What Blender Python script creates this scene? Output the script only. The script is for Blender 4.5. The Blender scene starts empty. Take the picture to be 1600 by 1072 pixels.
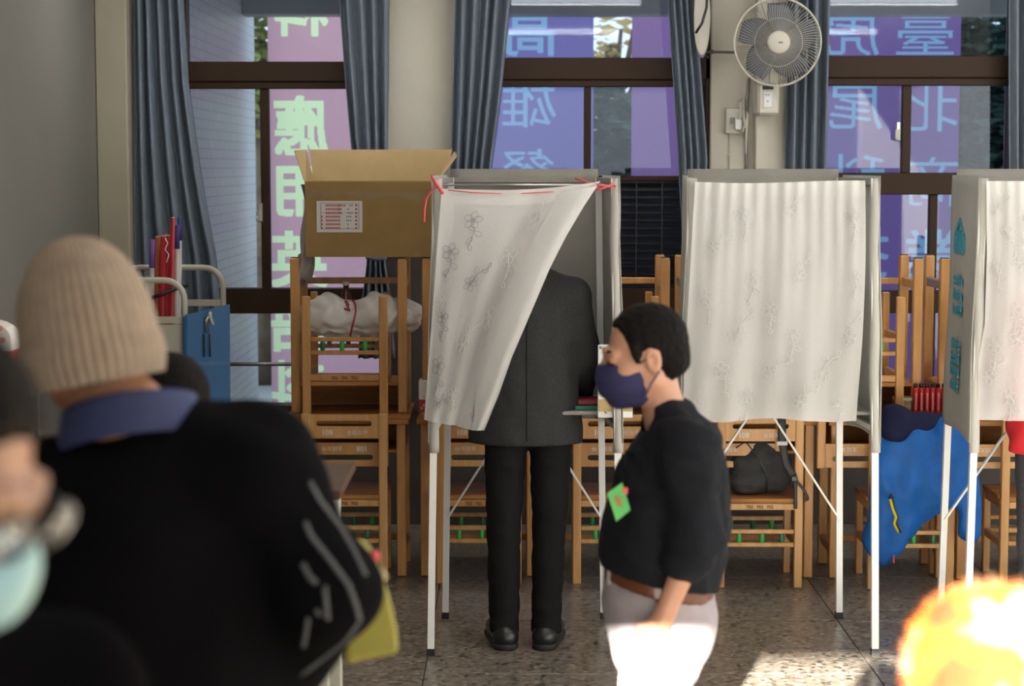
import bpy, math, random
import numpy as np
from mathutils import Vector, Matrix
random.seed(7)
SC = bpy.context.scene
COL = SC.collection
PI = math.pi
# ---------------------------------------------------------------- camera
CAM_H, FPX, TP = 1.88, 3000.0, 0.092          # eye height, focal length in pixels of a 1600 wide frame, tan(pitch)
PT = math.atan(TP)
cam_d = bpy.data.cameras.new('camera')
cam = bpy.data.objects.new('camera', cam_d); COL.objects.link(cam)
cam.location = (0, 0, CAM_H); cam.rotation_euler = (PI/2 - PT, 0, 0)
cam_d.sensor_width = 36; cam_d.lens = FPX*36/1600; cam_d.clip_end = 200
cam_d.dof.use_dof = True; cam_d.dof.focus_distance = 7.9; cam_d.dof.aperture_fstop = 3.4
SC.camera = cam
# ---------------------------------------------------------------- world, sun, daylight, exposure
w = bpy.data.worlds.new('world'); SC.world = w; w.use_nodes = True
bg = w.node_tree.nodes['Background']; bg.inputs[0].default_value = (0.80, 0.90, 1.0, 1); bg.inputs[1].default_value = 1.6
SUN_EL, SUN_AZ = math.atan(0.282), math.atan(0.17)
sd = bpy.data.lights.new('sun', 'SUN'); sd.energy = 88; sd.angle = 0.009; sd.color = (1, 0.93, 0.82)
sun = bpy.data.objects.new('sun', sd); COL.objects.link(sun)
sun.rotation_euler = Vector((0.17, 1.0, -0.282)).to_track_quat('-Z', 'Y').to_euler()
def area(name, loc, look, sx, sy, power, color):
    d = bpy.data.lights.new(name, 'AREA'); d.shape = 'RECTANGLE'; d.size = sx; d.size_y = sy; d.energy = power; d.color = color
    o = bpy.data.objects.new(name, d); COL.objects.link(o); o.location = loc
    o.rotation_euler = Vector(look).to_track_quat('-Z', 'Y').to_euler(); return o
area('daylight_behind', (1.9, -2.55, 1.85), (0, 1, -0.1), 5.6, 1.8, 36, (1.0, 0.985, 0.955))     # daylight in the window opening behind the camera
area('daylight_side', (4.05, 5.0, 1.75), (-1, 0.12, -0.05), 6.2, 1.7, 84, (1.0, 0.98, 0.945))    # daylight in the side window opening
vs = SC.view_settings
vs.view_transform = 'Standard'; vs.look = 'None'; vs.exposure = 0.0; vs.gamma = 1.0; vs.use_curve_mapping = False

# ---------------------------------------------------------------- helpers
def P(px, py, Y):
    u = (px-800)/FPX; v = (536-py)/FPX
    dy = math.cos(PT) + v*math.sin(PT); dz = -math.sin(PT) + v*math.cos(PT)
    return Vector((Y*u/dy, Y, CAM_H + Y*dz/dy))
def YF(py):                                   # distance of a floor point seen at image row py
    v = (536-py)/FPX
    return -CAM_H*(math.cos(PT)+v*math.sin(PT))/(-math.sin(PT)+v*math.cos(PT))
def XF(px, py): return P(px, py, YF(py)).x
def ZAT(py, Y): return P(800, py, Y).z
def XAT(px, py, Y): return P(px, py, Y).x

def tag(o, label=None, cat=None, group=None, kind=None):
    if label: o['label'] = label
    if cat: o['category'] = cat
    if group: o['group'] = group
    if kind: o['kind'] = kind
    return o
def empty(name, loc=(0, 0, 0), rz=0):
    o = bpy.data.objects.new(name, None); COL.objects.link(o); o.location = loc; o.rotation_euler = (0, 0, rz); return o

MATS = {}
def M(name, col, rough=0.6, var=0.0, vscale=8.0, bump=0.0, bscale=60.0, metal=0.0, stretch=None, col2=None, spec=0.5, sheen=0.0, transl=0.0, transp=0.0, coat=0.0):
    if name in MATS: return MATS[name]
    m = bpy.data.materials.new(name); m.use_nodes = True; nt = m.node_tree; N = nt.nodes; L = nt.links
    b = N['Principled BSDF']; out = N['Material Output']
    b.inputs['Base Color'].default_value = (*col, 1); b.inputs['Roughness'].default_value = rough; b.inputs['Metallic'].default_value = metal
    b.inputs['Specular IOR Level'].default_value = spec
    if sheen: b.inputs['Sheen Weight'].default_value = sheen
    if coat: b.inputs['Coat Weight'].default_value = coat
    src = None
    if var or col2 or bump:
        tc = N.new('ShaderNodeTexCoord'); mp = N.new('ShaderNodeMapping'); L.new(tc.outputs['Object'], mp.inputs[0])
        if stretch: mp.inputs['Scale'].default_value = stretch
        src = mp.outputs[0]
    if var or col2:
        n = N.new('ShaderNodeTexNoise'); n.inputs['Scale'].default_value = vscale; n.inputs['Detail'].default_value = 6; L.new(src, n.inputs['Vector'])
        r = N.new('ShaderNodeValToRGB'); c2 = col2 or tuple(min(1, c*(1+var)) for c in col); c1 = tuple(c*(1-var) for c in col) if not col2 else col
        r.color_ramp.elements[0].position = 0.35; r.color_ramp.elements[1].position = 0.65
        r.color_ramp.elements[0].color = (*c1, 1); r.color_ramp.elements[1].color = (*c2, 1)
        L.new(n.outputs['Fac'], r.inputs[0]); L.new(r.outputs[0], b.inputs['Base Color'])
    if bump:
        n2 = N.new('ShaderNodeTexNoise'); n2.inputs['Scale'].default_value = bscale; n2.inputs['Detail'].default_value = 4; L.new(src, n2.inputs['Vector'])
        bp = N.new('ShaderNodeBump'); bp.inputs['Strength'].default_value = bump; bp.inputs['Distance'].default_value = 0.01
        L.new(n2.outputs['Fac'], bp.inputs['Height']); L.new(bp.outputs[0], b.inputs['Normal'])
    last = b.outputs[0]
    if transl:
        t = N.new('ShaderNodeBsdfTranslucent'); t.inputs[0].default_value = (*col, 1); mx = N.new('ShaderNodeMixShader'); mx.inputs[0].default_value = transl
        L.new(last, mx.inputs[1]); L.new(t.outputs[0], mx.inputs[2]); last = mx.outputs[0]
    if transp:
        t = N.new('ShaderNodeBsdfTransparent'); mx = N.new('ShaderNodeMixShader'); mx.inputs[0].default_value = transp
        L.new(last, mx.inputs[1]); L.new(t.outputs[0], mx.inputs[2]); last = mx.outputs[0]
    if transl or transp: L.new(last, out.inputs[0])
    MATS[name] = m; return m
def M_emit(name, col, s):
    m = bpy.data.materials.new(name); m.use_nodes = True; b = m.node_tree.nodes['Principled BSDF']
    b.inputs['Emission Color'].default_value = (*col, 1); b.inputs['Emission Strength'].default_value = s; MATS[name] = m; return m
def M_glass(name, tint=(0.86, 0.92, 0.97), refl=0.07):
    m = bpy.data.materials.new(name); m.use_nodes = True; nt = m.node_tree; N = nt.nodes; L = nt.links
    N.remove(N['Principled BSDF']); t = N.new('ShaderNodeBsdfTransparent'); t.inputs[0].default_value = (*tint, 1)
    g = N.new('ShaderNodeBsdfGlossy'); g.inputs['Roughness'].default_value = 0.02; g.inputs[0].default_value = (1, 1, 1, 1)
    fr = N.new('ShaderNodeFresnel'); fr.inputs[0].default_value = 1.45
    mu = N.new('ShaderNodeMath'); mu.operation = 'MULTIPLY'; mu.inputs[1].default_value = refl/0.034; L.new(fr.outputs[0], mu.inputs[0])
    mx = N.new('ShaderNodeMixShader'); L.new(mu.outputs[0], mx.inputs[0]); L.new(t.outputs[0], mx.inputs[1]); L.new(g.outputs[0], mx.inputs[2])
    L.new(mx.outputs[0], N['Material Output'].inputs[0]); MATS[name] = m; return m

class MB:
    def __init__(s): s.v = []; s.f = []; s.smooth = False
    def box(s, x0, x1, y0, y1, z0, z1, T=None):
        b = len(s.v); pts = [Vector(p) for p in ((x0,y0,z0),(x1,y0,z0),(x1,y1,z0),(x0,y1,z0),(x0,y0,z1),(x1,y0,z1),(x1,y1,z1),(x0,y1,z1))]
        if T is not None: pts = [T @ p for p in pts]
        s.v += [tuple(p) for p in pts]
        s.f += [tuple(b+i for i in q) for q in ((0,3,2,1),(4,5,6,7),(0,1,5,4),(1,2,6,5),(2,3,7,6),(3,0,4,7))]; return s
    def cbox(s, x0, x1, y0, y1, z0, z1, c=0.004, T=None):   # chamfered box (24 verts)
        b = len(s.v); X = (x0, x1); Y = (y0, y1); Z = (z0, z1); c = min(c, (x1-x0)*.45, (y1-y0)*.45, (z1-z0)*.45)
        idx = {}
        for i in (0, 1):
            for j in (0, 1):
                for k in (0, 1):
                    sx = c if i == 0 else -c; sy = c if j == 0 else -c; sz = c if k == 0 else -c
                    for a, p in enumerate(((X[i], Y[j]+sy, Z[k]+sz), (X[i]+sx, Y[j], Z[k]+sz), (X[i]+sx, Y[j]+sy, Z[k]))):
                        idx[i, j, k, a] = len(s.v); s.v.append(tuple(T @ Vector(p)) if T is not None else p)
        q = lambda *l: s.f.append(tuple(idx[t] for t in l))
        for i in (0, 1):
            o = [(i,0,0,0),(i,0,1,0),(i,1,1,0),(i,1,0,0)]; q(*(o if i == 0 else o[::-1]))
            o = [(0,i,0,1),(1,i,0,1),(1,i,1,1),(0,i,1,1)]; q(*(o if i == 0 else o[::-1]))
            o = [(0,0,i,2),(0,1,i,2),(1,1,i,2),(1,0,i,2)]; q(*(o if i == 0 else o[::-1]))
        for i in (0, 1):
            for j in (0, 1):
                q((i,j,0,0),(i,j,1,0),(i,j,1,1),(i,j,0,1)); q((i,0,j,0),(i,1,j,0),(i,1,j,2),(i,0,j,2)); q((0,i,j,1),(1,i,j,1),(1,i,j,2),(0,i,j,2))
        for i in (0, 1):
            for j in (0, 1):
                for k in (0, 1): q((i,j,k,0),(i,j,k,1),(i,j,k,2))
        return s
    def bar(s, a, b_, w, d, up=(0, 0, 1)):    # square bar between two points
        a = Vector(a); b_ = Vector(b_); z = (b_-a); l = z.length; z.normalize(); u = Vector(up)
        if abs(z.dot(u)) > 0.99: u = Vector((0, 1, 0))
        x = u.cross(z).normalized(); y = z.cross(x)
        T = Matrix((x, y, z)).transposed().to_4x4(); T.translation = a
        return s.box(-w/2, w/2, -d/2, d/2, 0, l, T)
    def tube(s, pts, r, n=8, closed=False, cap=True):
        pts = [Vector(p) for p in pts]; m = len(pts); b = len(s.v); rs = r if isinstance(r, (list, tuple)) else [r]*m
        ref = None
        for i, p in enumerate(pts):
            if closed: t = pts[(i+1) % m]-pts[i-1]
            else: t = pts[min(i+1, m-1)]-pts[max(i-1, 0)]
            t.normalize()
            if ref is None: ref = Vector((0, 0, 1)) if abs(t.z) < 0.9 else Vector((1, 0, 0))
            x = ref.cross(t).normalized(); y = t.cross(x).normalized(); ref = y
            for k in range(n):
                a = 2*PI*k/n; s.v.append(tuple(p + x*math.cos(a)*rs[i] + y*math.sin(a)*rs[i]))
        for i in range(m if closed else m-1):
            j = (i+1) % m
            for k in range(n): s.f.append((b+i*n+k, b+i*n+(k+1) % n, b+j*n+(k+1) % n, b+j*n+k))
        if cap and not closed: s.f.append(tuple(b+k for k in range(n))[::-1]); s.f.append(tuple(b+(m-1)*n+k for k in range(n)))
        s.smooth = True; return s
    def lathe(s, prof, n=24, T=None):          # profile of (r, z)
        b = len(s.v); m = len(prof)
        for r, z in prof:
            for k in range(n):
                a = 2*PI*k/n; p = Vector((r*math.cos(a), r*math.sin(a), z)); s.v.append(tuple(T @ p if T is not None else p))
        for i in range(m-1):
            for k in range(n): s.f.append((b+i*n+k, b+i*n+(k+1) % n, b+(i+1)*n+(k+1) % n, b+(i+1)*n+k))
        if prof[0][0] > 1e-5: s.f.append(tuple(b+k for k in range(n))[::-1])
        if prof[-1][0] > 1e-5: s.f.append(tuple(b+(m-1)*n+k for k in range(n)))
        s.smooth = True; return s
    def prism(s, poly, y0, y1, T=None):        # polygon in xz (counter-clockwise), extruded along y
        b = len(s.v); n = len(poly)
        for y in (y0, y1):
            for x, z in poly:
                p = Vector((x, y, z)); s.v.append(tuple(T @ p if T is not None else p))
        s.f.append(tuple(b+i for i in range(n))); s.f.append(tuple(b+n+i for i in range(n))[::-1])
        for i in range(n): j = (i+1) % n; s.f.append((b+i, b+n+i, b+n+j, b+j))
        return s
    def ring_prism(s, outer, inner, y0, y1):   # plate with a hole: both loops the same length, in xz
        n = len(outer); b = len(s.v)
        for y in (y0, y1):
            for loop in (outer, inner): s.v += [(x, y, z) for x, z in loop]
        for i in range(n):
            j = (i+1) % n; A, B, C, D = b, b+n, b+2*n, b+3*n
            s.f += [(A+i, A+j, B+j, B+i), (C+j, C+i, D+i, D+j), (A+j, A+i, C+i, C+j), (B+i, B+j, D+j, D+i)]
        return s
    def grid(s, fn, nu, nv):
        b = len(s.v)
        for j in range(nv+1):
            for i in range(nu+1): s.v.append(tuple(fn(i/nu, j/nv)))
        for j in range(nv):
            for i in range(nu): a = b+j*(nu+1)+i; s.f.append((a, a+1, a+nu+2, a+nu+1))
        s.smooth = True; return s
    def mesh(s, name, mat, smooth=None):
        me = bpy.data.meshes.new(name); me.from_pydata(s.v, [], s.f); me.materials.append(mat)
        sm = s.smooth if smooth is None else smooth
        if sm: me.polygons.foreach_set('use_smooth', [True]*len(me.polygons))
        me.update(); return me
    def build(s, name, mat, parent=None, loc=None, smooth=None):
        o = bpy.data.objects.new(name, s.mesh(name, mat, smooth)); COL.objects.link(o)
        if parent is not None: o.parent = parent
        if loc is not None: o.location = loc
        return o
def thick(o, t, off=0):
    m = o.modifiers.new('thickness', 'SOLIDIFY'); m.thickness = t; m.offset = off; return o
def bev(o, wd=0.004, seg=2):
    m = o.modifiers.new('bevel', 'BEVEL'); m.width = wd; m.segments = seg; m.limit_method = 'ANGLE'; return o
def copy_tree(o, parent=None):
    c = o.copy(); COL.objects.link(c); c.parent = parent
    for ch in list(o.children): copy_tree(ch, c)
    return c
def text_mesh(name, body, size, mat, parent=None, ext=0.0008, bold=0.0, mirror=False, T=None):
    c = bpy.data.curves.new(name, 'FONT'); c.body = body; c.size = size; c.align_x = 'CENTER'; c.align_y = 'CENTER'; c.extrude = ext; c.offset = bold; c.resolution_u = 3
    o = bpy.data.objects.new(name, c); COL.objects.link(o)
    me = bpy.data.meshes.new_from_object(o.evaluated_get(bpy.context.evaluated_depsgraph_get())); bpy.data.objects.remove(o); bpy.data.curves.remove(c)
    R = Matrix.Rotation(PI/2, 4, 'X')
    if mirror: R = R @ Matrix.Diagonal((-1, 1, 1, 1))
    me.transform(T @ R if T is not None else R); me.materials.clear(); me.materials.append(mat)
    if mirror: me.flip_normals()
    ob = bpy.data.objects.new(name, me); COL.objects.link(ob)
    if parent is not None: ob.parent = parent
    return ob

# ---------------------------------------------------------------- SDF modelling (figures, bags, cloth lumps)
def V3(*a): return np.array(a, float)
class Sdf:
    def __init__(s, h=0.008, k=0.02): s.h = h; s.k = k; s.p = []; s.cuts = []; s.noise = None
    def cap(s, a, b, ra, rb, flat=None, k=None, op='u'):
        s.p.append(('cap', np.array(a, float), np.array(b, float), ra, rb, flat, s.k if k is None else k, op)); return s
    def chain(s, pts, rs, flat=None, k=None):
        for i in range(len(pts)-1): s.cap(pts[i], pts[i+1], rs[i], rs[i+1], flat, k)
        return s
    def ell(s, c, r, R=None, k=None, op='u'):
        s.p.append(('ell', np.array(c, float), np.array(r, float), None if R is None else np.array(R, float), None, None, s.k if k is None else k, op)); return s
    def box(s, c, half, R=None, rd=0.01, k=None, op='u'):
        s.p.append(('box', np.array(c, float), np.array(half, float), None if R is None else np.array(R, float), rd, None, s.k if k is None else k, op)); return s
    def cut(s, pt, n, k=0.004): s.cuts.append((np.array(pt, float), np.array(n, float)/np.linalg.norm(n), k)); return s
    def bounds(s, q):
        if q[0] == 'cap':
            m = max(q[3], q[4])*max(1.0, (q[5][1] if q[5] else 1)); return np.minimum(q[1], q[2])-m, np.maximum(q[1], q[2])+m
        m = np.max(q[2]) if q[0] == 'ell' else np.linalg.norm(q[2])+q[4]
        if q[3] is None: return q[1]-q[2]-0.01, q[1]+q[2]+0.01
        ext = np.abs(q[3]) @ q[2]; return q[1]-ext-0.02, q[1]+ext+0.02
    def ev(s, q, p):
        if q[0] == 'cap':
            a, b = q[1], q[2]
            if q[5] is not None:
                e = np.array(q[5][0], float); e = e/np.linalg.norm(e); sc = 1/q[5][1]
                p = p + ((sc-1)*((p-a) @ e))[..., None]*e; b = b + (sc-1)*((b-a) @ e)*e
            ab = b-a; t = np.clip(((p-a) @ ab)/max(ab @ ab, 1e-12), 0, 1)
            d = np.sqrt((((p-a)-t[..., None]*ab)**2).sum(-1)) - (q[3]+t*(q[4]-q[3]))
            return d*(q[5][1] if q[5] is not None and q[5][1] < 1 else 1)
        l = p-q[1]
        if q[3] is not None: l = l @ q[3]
        if q[0] == 'ell':
            k0 = np.sqrt(((l/q[2])**2).sum(-1)); k1 = np.sqrt(((l/q[2]**2)**2).sum(-1))+1e-9
            return k0*(k0-1)/k1
        g = np.abs(l)-(q[2]-q[4]); return np.sqrt((np.maximum(g, 0)**2).sum(-1)) + np.minimum(g.max(-1), 0) - q[4]
    def mesh(s, name, mat, parent=None, smooth_it=1):
        h = s.h; bs = [s.bounds(q) for q in s.p if q[7] == 'u']
        lo = np.min([b[0] for b in bs], 0)-3*h-0.02; hi = np.max([b[1] for b in bs], 0)+3*h+0.02
        n = np.ceil((hi-lo)/h).astype(int)+1
        D = np.full(n, 0.5, np.float32)
        ax = [lo[i]+h*np.arange(n[i]) for i in range(3)]
        for q in s.p:
            b0, b1 = s.bounds(q); mg = q[6]*1.5+3*h
            i0 = np.clip(np.floor((b0-mg-lo)/h).astype(int), 0, n-1); i1 = np.clip(np.ceil((b1+mg-lo)/h).astype(int)+1, 1, n)
            if np.any(i1 <= i0): continue
            g = np.stack(np.meshgrid(*[ax[i][i0[i]:i1[i]] for i in range(3)], indexing='ij'), -1)
            d = s.ev(q, g); S = (slice(i0[0], i1[0]), slice(i0[1], i1[1]), slice(i0[2], i1[2])); c = D[S]; k = q[6]
            if q[7] == 'u':
                if k > 0: hh = np.maximum(k-np.abs(c-d), 0)/k; D[S] = np.minimum(c, d)-hh*hh*k*0.25
                else: D[S] = np.minimum(c, d)
            else:
                hh = np.maximum(k-np.abs(c+d), 0)/k if k > 0 else 0; D[S] = np.maximum(c, -d)+hh*hh*k*0.25
        if s.noise or s.cuts:
            near = np.argwhere(np.abs(D) < 0.06) if s.noise else None
            if s.noise:
                pts = lo+near*h; D[near[:, 0], near[:, 1], near[:, 2]] += s.noise(pts)
            for pt, nn, k in s.cuts:
                pl = ((ax[0]-pt[0])*nn[0])[:, None, None]+((ax[1]-pt[1])*nn[1])[None, :, None]+((ax[2]-pt[2])*nn[2])[None, None, :]
                D = np.maximum(D, pl.astype(np.float32))
        D[0] = D[-1] = 0.5; D[:, 0] = D[:, -1] = 0.5; D[:, :, 0] = D[:, :, -1] = 0.5
        neg = D < 0
        cnt = np.zeros(n-1, np.int8)
        cs = [(i, j, k) for i in (0, 1) for j in (0, 1) for k in (0, 1)]
        for i, j, k in cs: cnt += neg[i:n[0]-1+i, j:n[1]-1+j, k:n[2]-1+k]
        act = np.argwhere((cnt > 0) & (cnt < 8)); ids = np.full(n-1, -1, np.int32); ids[act[:, 0], act[:, 1], act[:, 2]] = np.arange(len(act))
        vals = np.stack([D[act[:, 0]+i, act[:, 1]+j, act[:, 2]+k] for i, j, k in cs], 1); cc = np.array(cs, float)
        acc = np.zeros((len(act), 3)); num = np.zeros(len(act))
        for a in range(8):
            for b in range(a+1, 8):
                if np.abs(cc[a]-cc[b]).sum() != 1: continue
                va, vb = vals[:, a], vals[:, b]; x = (va < 0) != (vb < 0); t = np.where(x, va/np.where(x, va-vb, 1), 0)
                acc += np.where(x[:, None], cc[a]+t[:, None]*(cc[b]-cc[a]), 0); num += x
        vert = lo+(act+acc/num[:, None])*h
        F = []
        for axn in range(3):
            sl0 = [slice(1, -1)]*3; sl0[axn] = slice(0, -1); sl1 = [slice(1, -1)]*3; sl1[axn] = slice(1, None)
            A = neg[tuple(sl0)]; B = neg[tuple(sl1)]; e = np.argwhere(A != B); sg = A[e[:, 0], e[:, 1], e[:, 2]]
            off = np.ones(3, int); off[axn] = 0; e = e+off
            u, v = [(1, 2), (2, 0), (0, 1)][axn]
            def cid(du, dv):
                c = e.copy(); c[:, u] -= du; c[:, v] -= dv; return ids[c[:, 0], c[:, 1], c[:, 2]]
            q = np.stack([cid(1, 1), cid(0, 1), cid(0, 0), cid(1, 0)], 1); q[~sg] = q[~sg][:, ::-1]; F.append(q)
        F = np.concatenate(F)
        for _ in range(smooth_it):
            ac = np.zeros_like(vert); nn_ = np.zeros(len(vert))
            for a in range(4):
                np.add.at(ac, F[:, a], vert[F[:, (a+1) % 4]]); np.add.at(nn_, F[:, a], 1); np.add.at(ac, F[:, a], vert[F[:, (a+3) % 4]]); np.add.at(nn_, F[:, a], 1)
            vert = 0.5*vert+0.5*ac/np.maximum(nn_, 1)[:, None]
        me = bpy.data.meshes.new(name); me.from_pydata(vert.tolist(), [], F.tolist()); me.materials.append(mat)
        me.polygons.foreach_set('use_smooth', [True]*len(me.polygons)); me.update()
        o = bpy.data.objects.new(name, me); COL.objects.link(o)
        if parent is not None: o.parent = parent
        return o
def wrinkle(amp, fr, seed=0.0, ax=(1, 1, 1)):
    A = np.array(ax, float)*fr
    def fn(p):
        q = p*A+seed
        wx = np.sin(q[:, 1]*0.9+1.7*np.sin(q[:, 2]*0.6+seed)); wy = np.sin(q[:, 0]*1.1+1.3*np.sin(q[:, 2]*0.8+2.1))
        return amp*(0.6*np.sin(q[:, 2]*1.3+2.0*wx+1.2*wy)+0.4*np.sin(q[:, 0]*1.9+q[:, 1]*1.5+1.5*wx))
    return fn
# ================================================================ materials
WOODS = [M('beech_wood', (0.56, 0.295, 0.098), 0.45, col2=(0.46, 0.22, 0.065), vscale=5, stretch=(6, 6, 0.8)),
         M('beech_wood_pale', (0.64, 0.365, 0.145), 0.45, col2=(0.54, 0.28, 0.095), vscale=5, stretch=(6, 6, 0.8))]
M('ply_wood', (0.46, 0.22, 0.075), 0.6, spec=.2, col2=(0.36, 0.155, 0.048), vscale=6, stretch=(0.8, 6, 6))
M('white_paint', (0.74, 0.75, 0.73), 0.4); M('rubber', (0.012, 0.012, 0.012), 0.6)
M('wall_paint', (0.56, 0.525, 0.44), 0.75, var=0.06, vscale=1.6); M('wall_low_shade', (0.055, 0.045, 0.038), 0.6, var=.15, vscale=3); M('wall_grey', (0.17, 0.162, 0.14), 0.75, var=0.05, vscale=1.2)  # the near-black wall tone holds the shade low behind the desks
M('ceiling_paint', (0.7, 0.69, 0.66), 0.8); M('bronze_frame', (0.034, 0.017, 0.008), 0.5, spec=.2)
M('curtain_blue', (0.175, 0.212, 0.262), 0.85, var=0.06, vscale=30, bump=0.15, bscale=300, transl=0.12)
M('steel', (0.55, 0.55, 0.55), 0.3, metal=1.0); M('black_plastic', (0.01, 0.01, 0.011), 0.45)
M('cream_metal', (0.46, 0.45, 0.37), 0.4)
M_glass('window_glass', (0.84, 0.90, 0.97), 0.024)
# terrazzo slab
def terrazzo():
    m = bpy.data.materials.new('terrazzo'); m.use_nodes = True; nt = m.node_tree; N = nt.nodes; L = nt.links; b = N['Principled BSDF']
    g = N.new('ShaderNodeNewGeometry'); v1 = N.new('ShaderNodeTexVoronoi'); v1.inputs['Scale'].default_value = 55; L.new(g.outputs['Position'], v1.inputs['Vector'])
    n = N.new('ShaderNodeTexNoise'); n.inputs['Scale'].default_value = 38; n.inputs['Detail'].default_value = 5; L.new(g.outputs['Position'], n.inputs['Vector'])
    r = N.new('ShaderNodeValToRGB'); cr = r.color_ramp; cr.elements[0].position = 0.30; cr.elements[0].color = (0.022, 0.018, 0.014, 1); cr.elements[1].position = 0.72; cr.elements[1].color = (0.30, 0.27, 0.225, 1)
    e = cr.elements.new(0.42); e.color = (0.14, 0.118, 0.094, 1); e = cr.elements.new(0.58); e.color = (0.19, 0.165, 0.135, 1)
    ad = N.new('ShaderNodeMixRGB'); ad.blend_type = 'MIX'; ad.inputs[0].default_value = 0.4; L.new(n.outputs['Fac'], ad.inputs[1]); L.new(v1.outputs['Color'], ad.inputs[2])
    L.new(ad.outputs[0], r.inputs[0]); L.new(r.outputs[0], b.inputs['Base Color']); b.inputs['Roughness'].default_value = 0.28
    MATS['terrazzo'] = m
terrazzo()
M('grout', (0.05, 0.045, 0.04), 0.8)
YW = 10.0            # inner face of the window wall
XL, XR, YB = P(170, 300, YW).x, 4.1, -2.6
ZC = 3.15
# ================================================================ the room
fl = MB().box(XL-.2, XR+.2, YB-.2, YW+.2, -0.10, -0.004).build('floor', MATS['grout']); tag(fl, 'speckled brown terrazzo floor laid in large square slabs', kind='structure')
TS = 0.84; TX0 = XF(672, 1000); TY0 = YF(970)
tile_mb = MB().cbox(-TS/2+.0025, TS/2-.0025, -TS/2+.0025, TS/2-.0025, -0.02, 0.0, 0.0015); tile_me = tile_mb.mesh('tile', MATS['terrazzo'])
i0 = math.floor((XL-TX0)/TS); i1 = math.ceil((XR-TX0)/TS); j0 = math.floor((0-TY0)/TS)-3; j1 = math.ceil((YW-TY0)/TS)
for i in range(i0, i1):
    for j in range(j0, j1):
        xa, xb = max(TX0+i*TS, XL), min(TX0+(i+1)*TS, XR); ya, yb = max(TY0+j*TS, YB), min(TY0+(j+1)*TS, YW)
        if xb-xa < 0.02 or yb-ya < 0.02: continue
        o = bpy.data.objects.new('tile', tile_me); COL.objects.link(o); o.parent = fl
        o.location = ((xa+xb)/2, (ya+yb)/2, 0); o.scale = ((xb-xa)/TS, (yb-ya)/TS, 1)
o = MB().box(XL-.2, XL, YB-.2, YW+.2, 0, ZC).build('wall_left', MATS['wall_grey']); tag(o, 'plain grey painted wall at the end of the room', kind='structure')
o = MB().box(XL-.2, XR+.2, YB-.2, YW+.25, ZC, ZC+.2).build('ceiling', MATS['ceiling_paint']); tag(o, 'white painted ceiling over the room', kind='structure')
# wall behind the camera, with its window opening (left edge and head height decide where the sun falls)
b = MB(); ox0 = 0.18-(4.6-YB)*0.17; oz1 = 0.79+(4.6-YB)*0.282
b.box(XL-.2, ox0, YB-.2, YB, 0, ZC); b.box(ox0, XR, YB-.2, YB, oz1, ZC); b.box(ox0, XR, YB-.2, YB, 0, 0.8)
tag(b.build('wall_front', MATS['wall_paint']), 'painted wall with a wide window opening behind the viewer', kind='structure')
b = MB(); b.box(XR, XR+.2, YB-.2, 1.6, 0, ZC); b.box(XR, XR+.2, 8.4, YW+.2, 0, ZC); b.box(XR, XR+.2, 1.6, 8.4, 0, 0.85); b.box(XR, XR+.2, 1.6, 8.4, 2.65, ZC)
tag(b.build('wall_right', MATS['wall_paint']), 'painted side wall with a window opening', kind='structure')
# unseen block over the room, added to keep the sun off the trees
b = MB(); b.box(XL-3, XR+4, -1.0, 12.6, ZC+.25, 9.5); tag(b.build('sun_block', MATS['ceiling_paint']), 'unseen block above the room, added to shade the trees outside', kind='structure')
# window wall: piers, low wall, lintel
zs = ZAT(642, YW)
wb = tag(MB().box(XL-.2, XR+.2, YW, YW+.2, 0, zs).build('wall_back', MATS['wall_low_shade']), 'cream painted window wall with piers between the windows', kind='structure')  # low wall coloured dark for the shade behind the desks
for k, (a, c) in enumerate(((100, 287), (600, 712), (1108, 1236), (1582, 2200))):
    xa, xb = P(a, 270, YW).x, P(c, 270, YW).x
    MB().cbox(max(xa, XL-.2), xb, YW-.03, YW+.2, zs, ZC, .006).build('pier', MATS['wall_paint'], wb)
    MB().cbox(max(xa, XL-.2)-.002, xb+.002, YW-.036, YW-.0305, zs, 1.42, .001).build('pier_shade_panel', MATS['wall_low_shade'], wb)  # thin dark sheet painting shade onto the lower piers
MB().box(XL-.2, XR+.2, YW+.01, YW+.2, 2.98, ZC).build('lintel', MATS['wall_paint'], wb)
MB().cbox(XL, P(206, 270, 9.8).x, 9.72, YW-.03, 0, ZC, .008).build('pilaster', M('wall_beige', (.34, .305, .23), .75, var=.05, vscale=2), wb)
MB().cbox(P(1180, 270, 9.9).x, P(1230, 270, 9.9).x, 9.9, YW-.03, zs, ZC, .006).build('pier_step', MATS['wall_paint'], wb)

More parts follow.
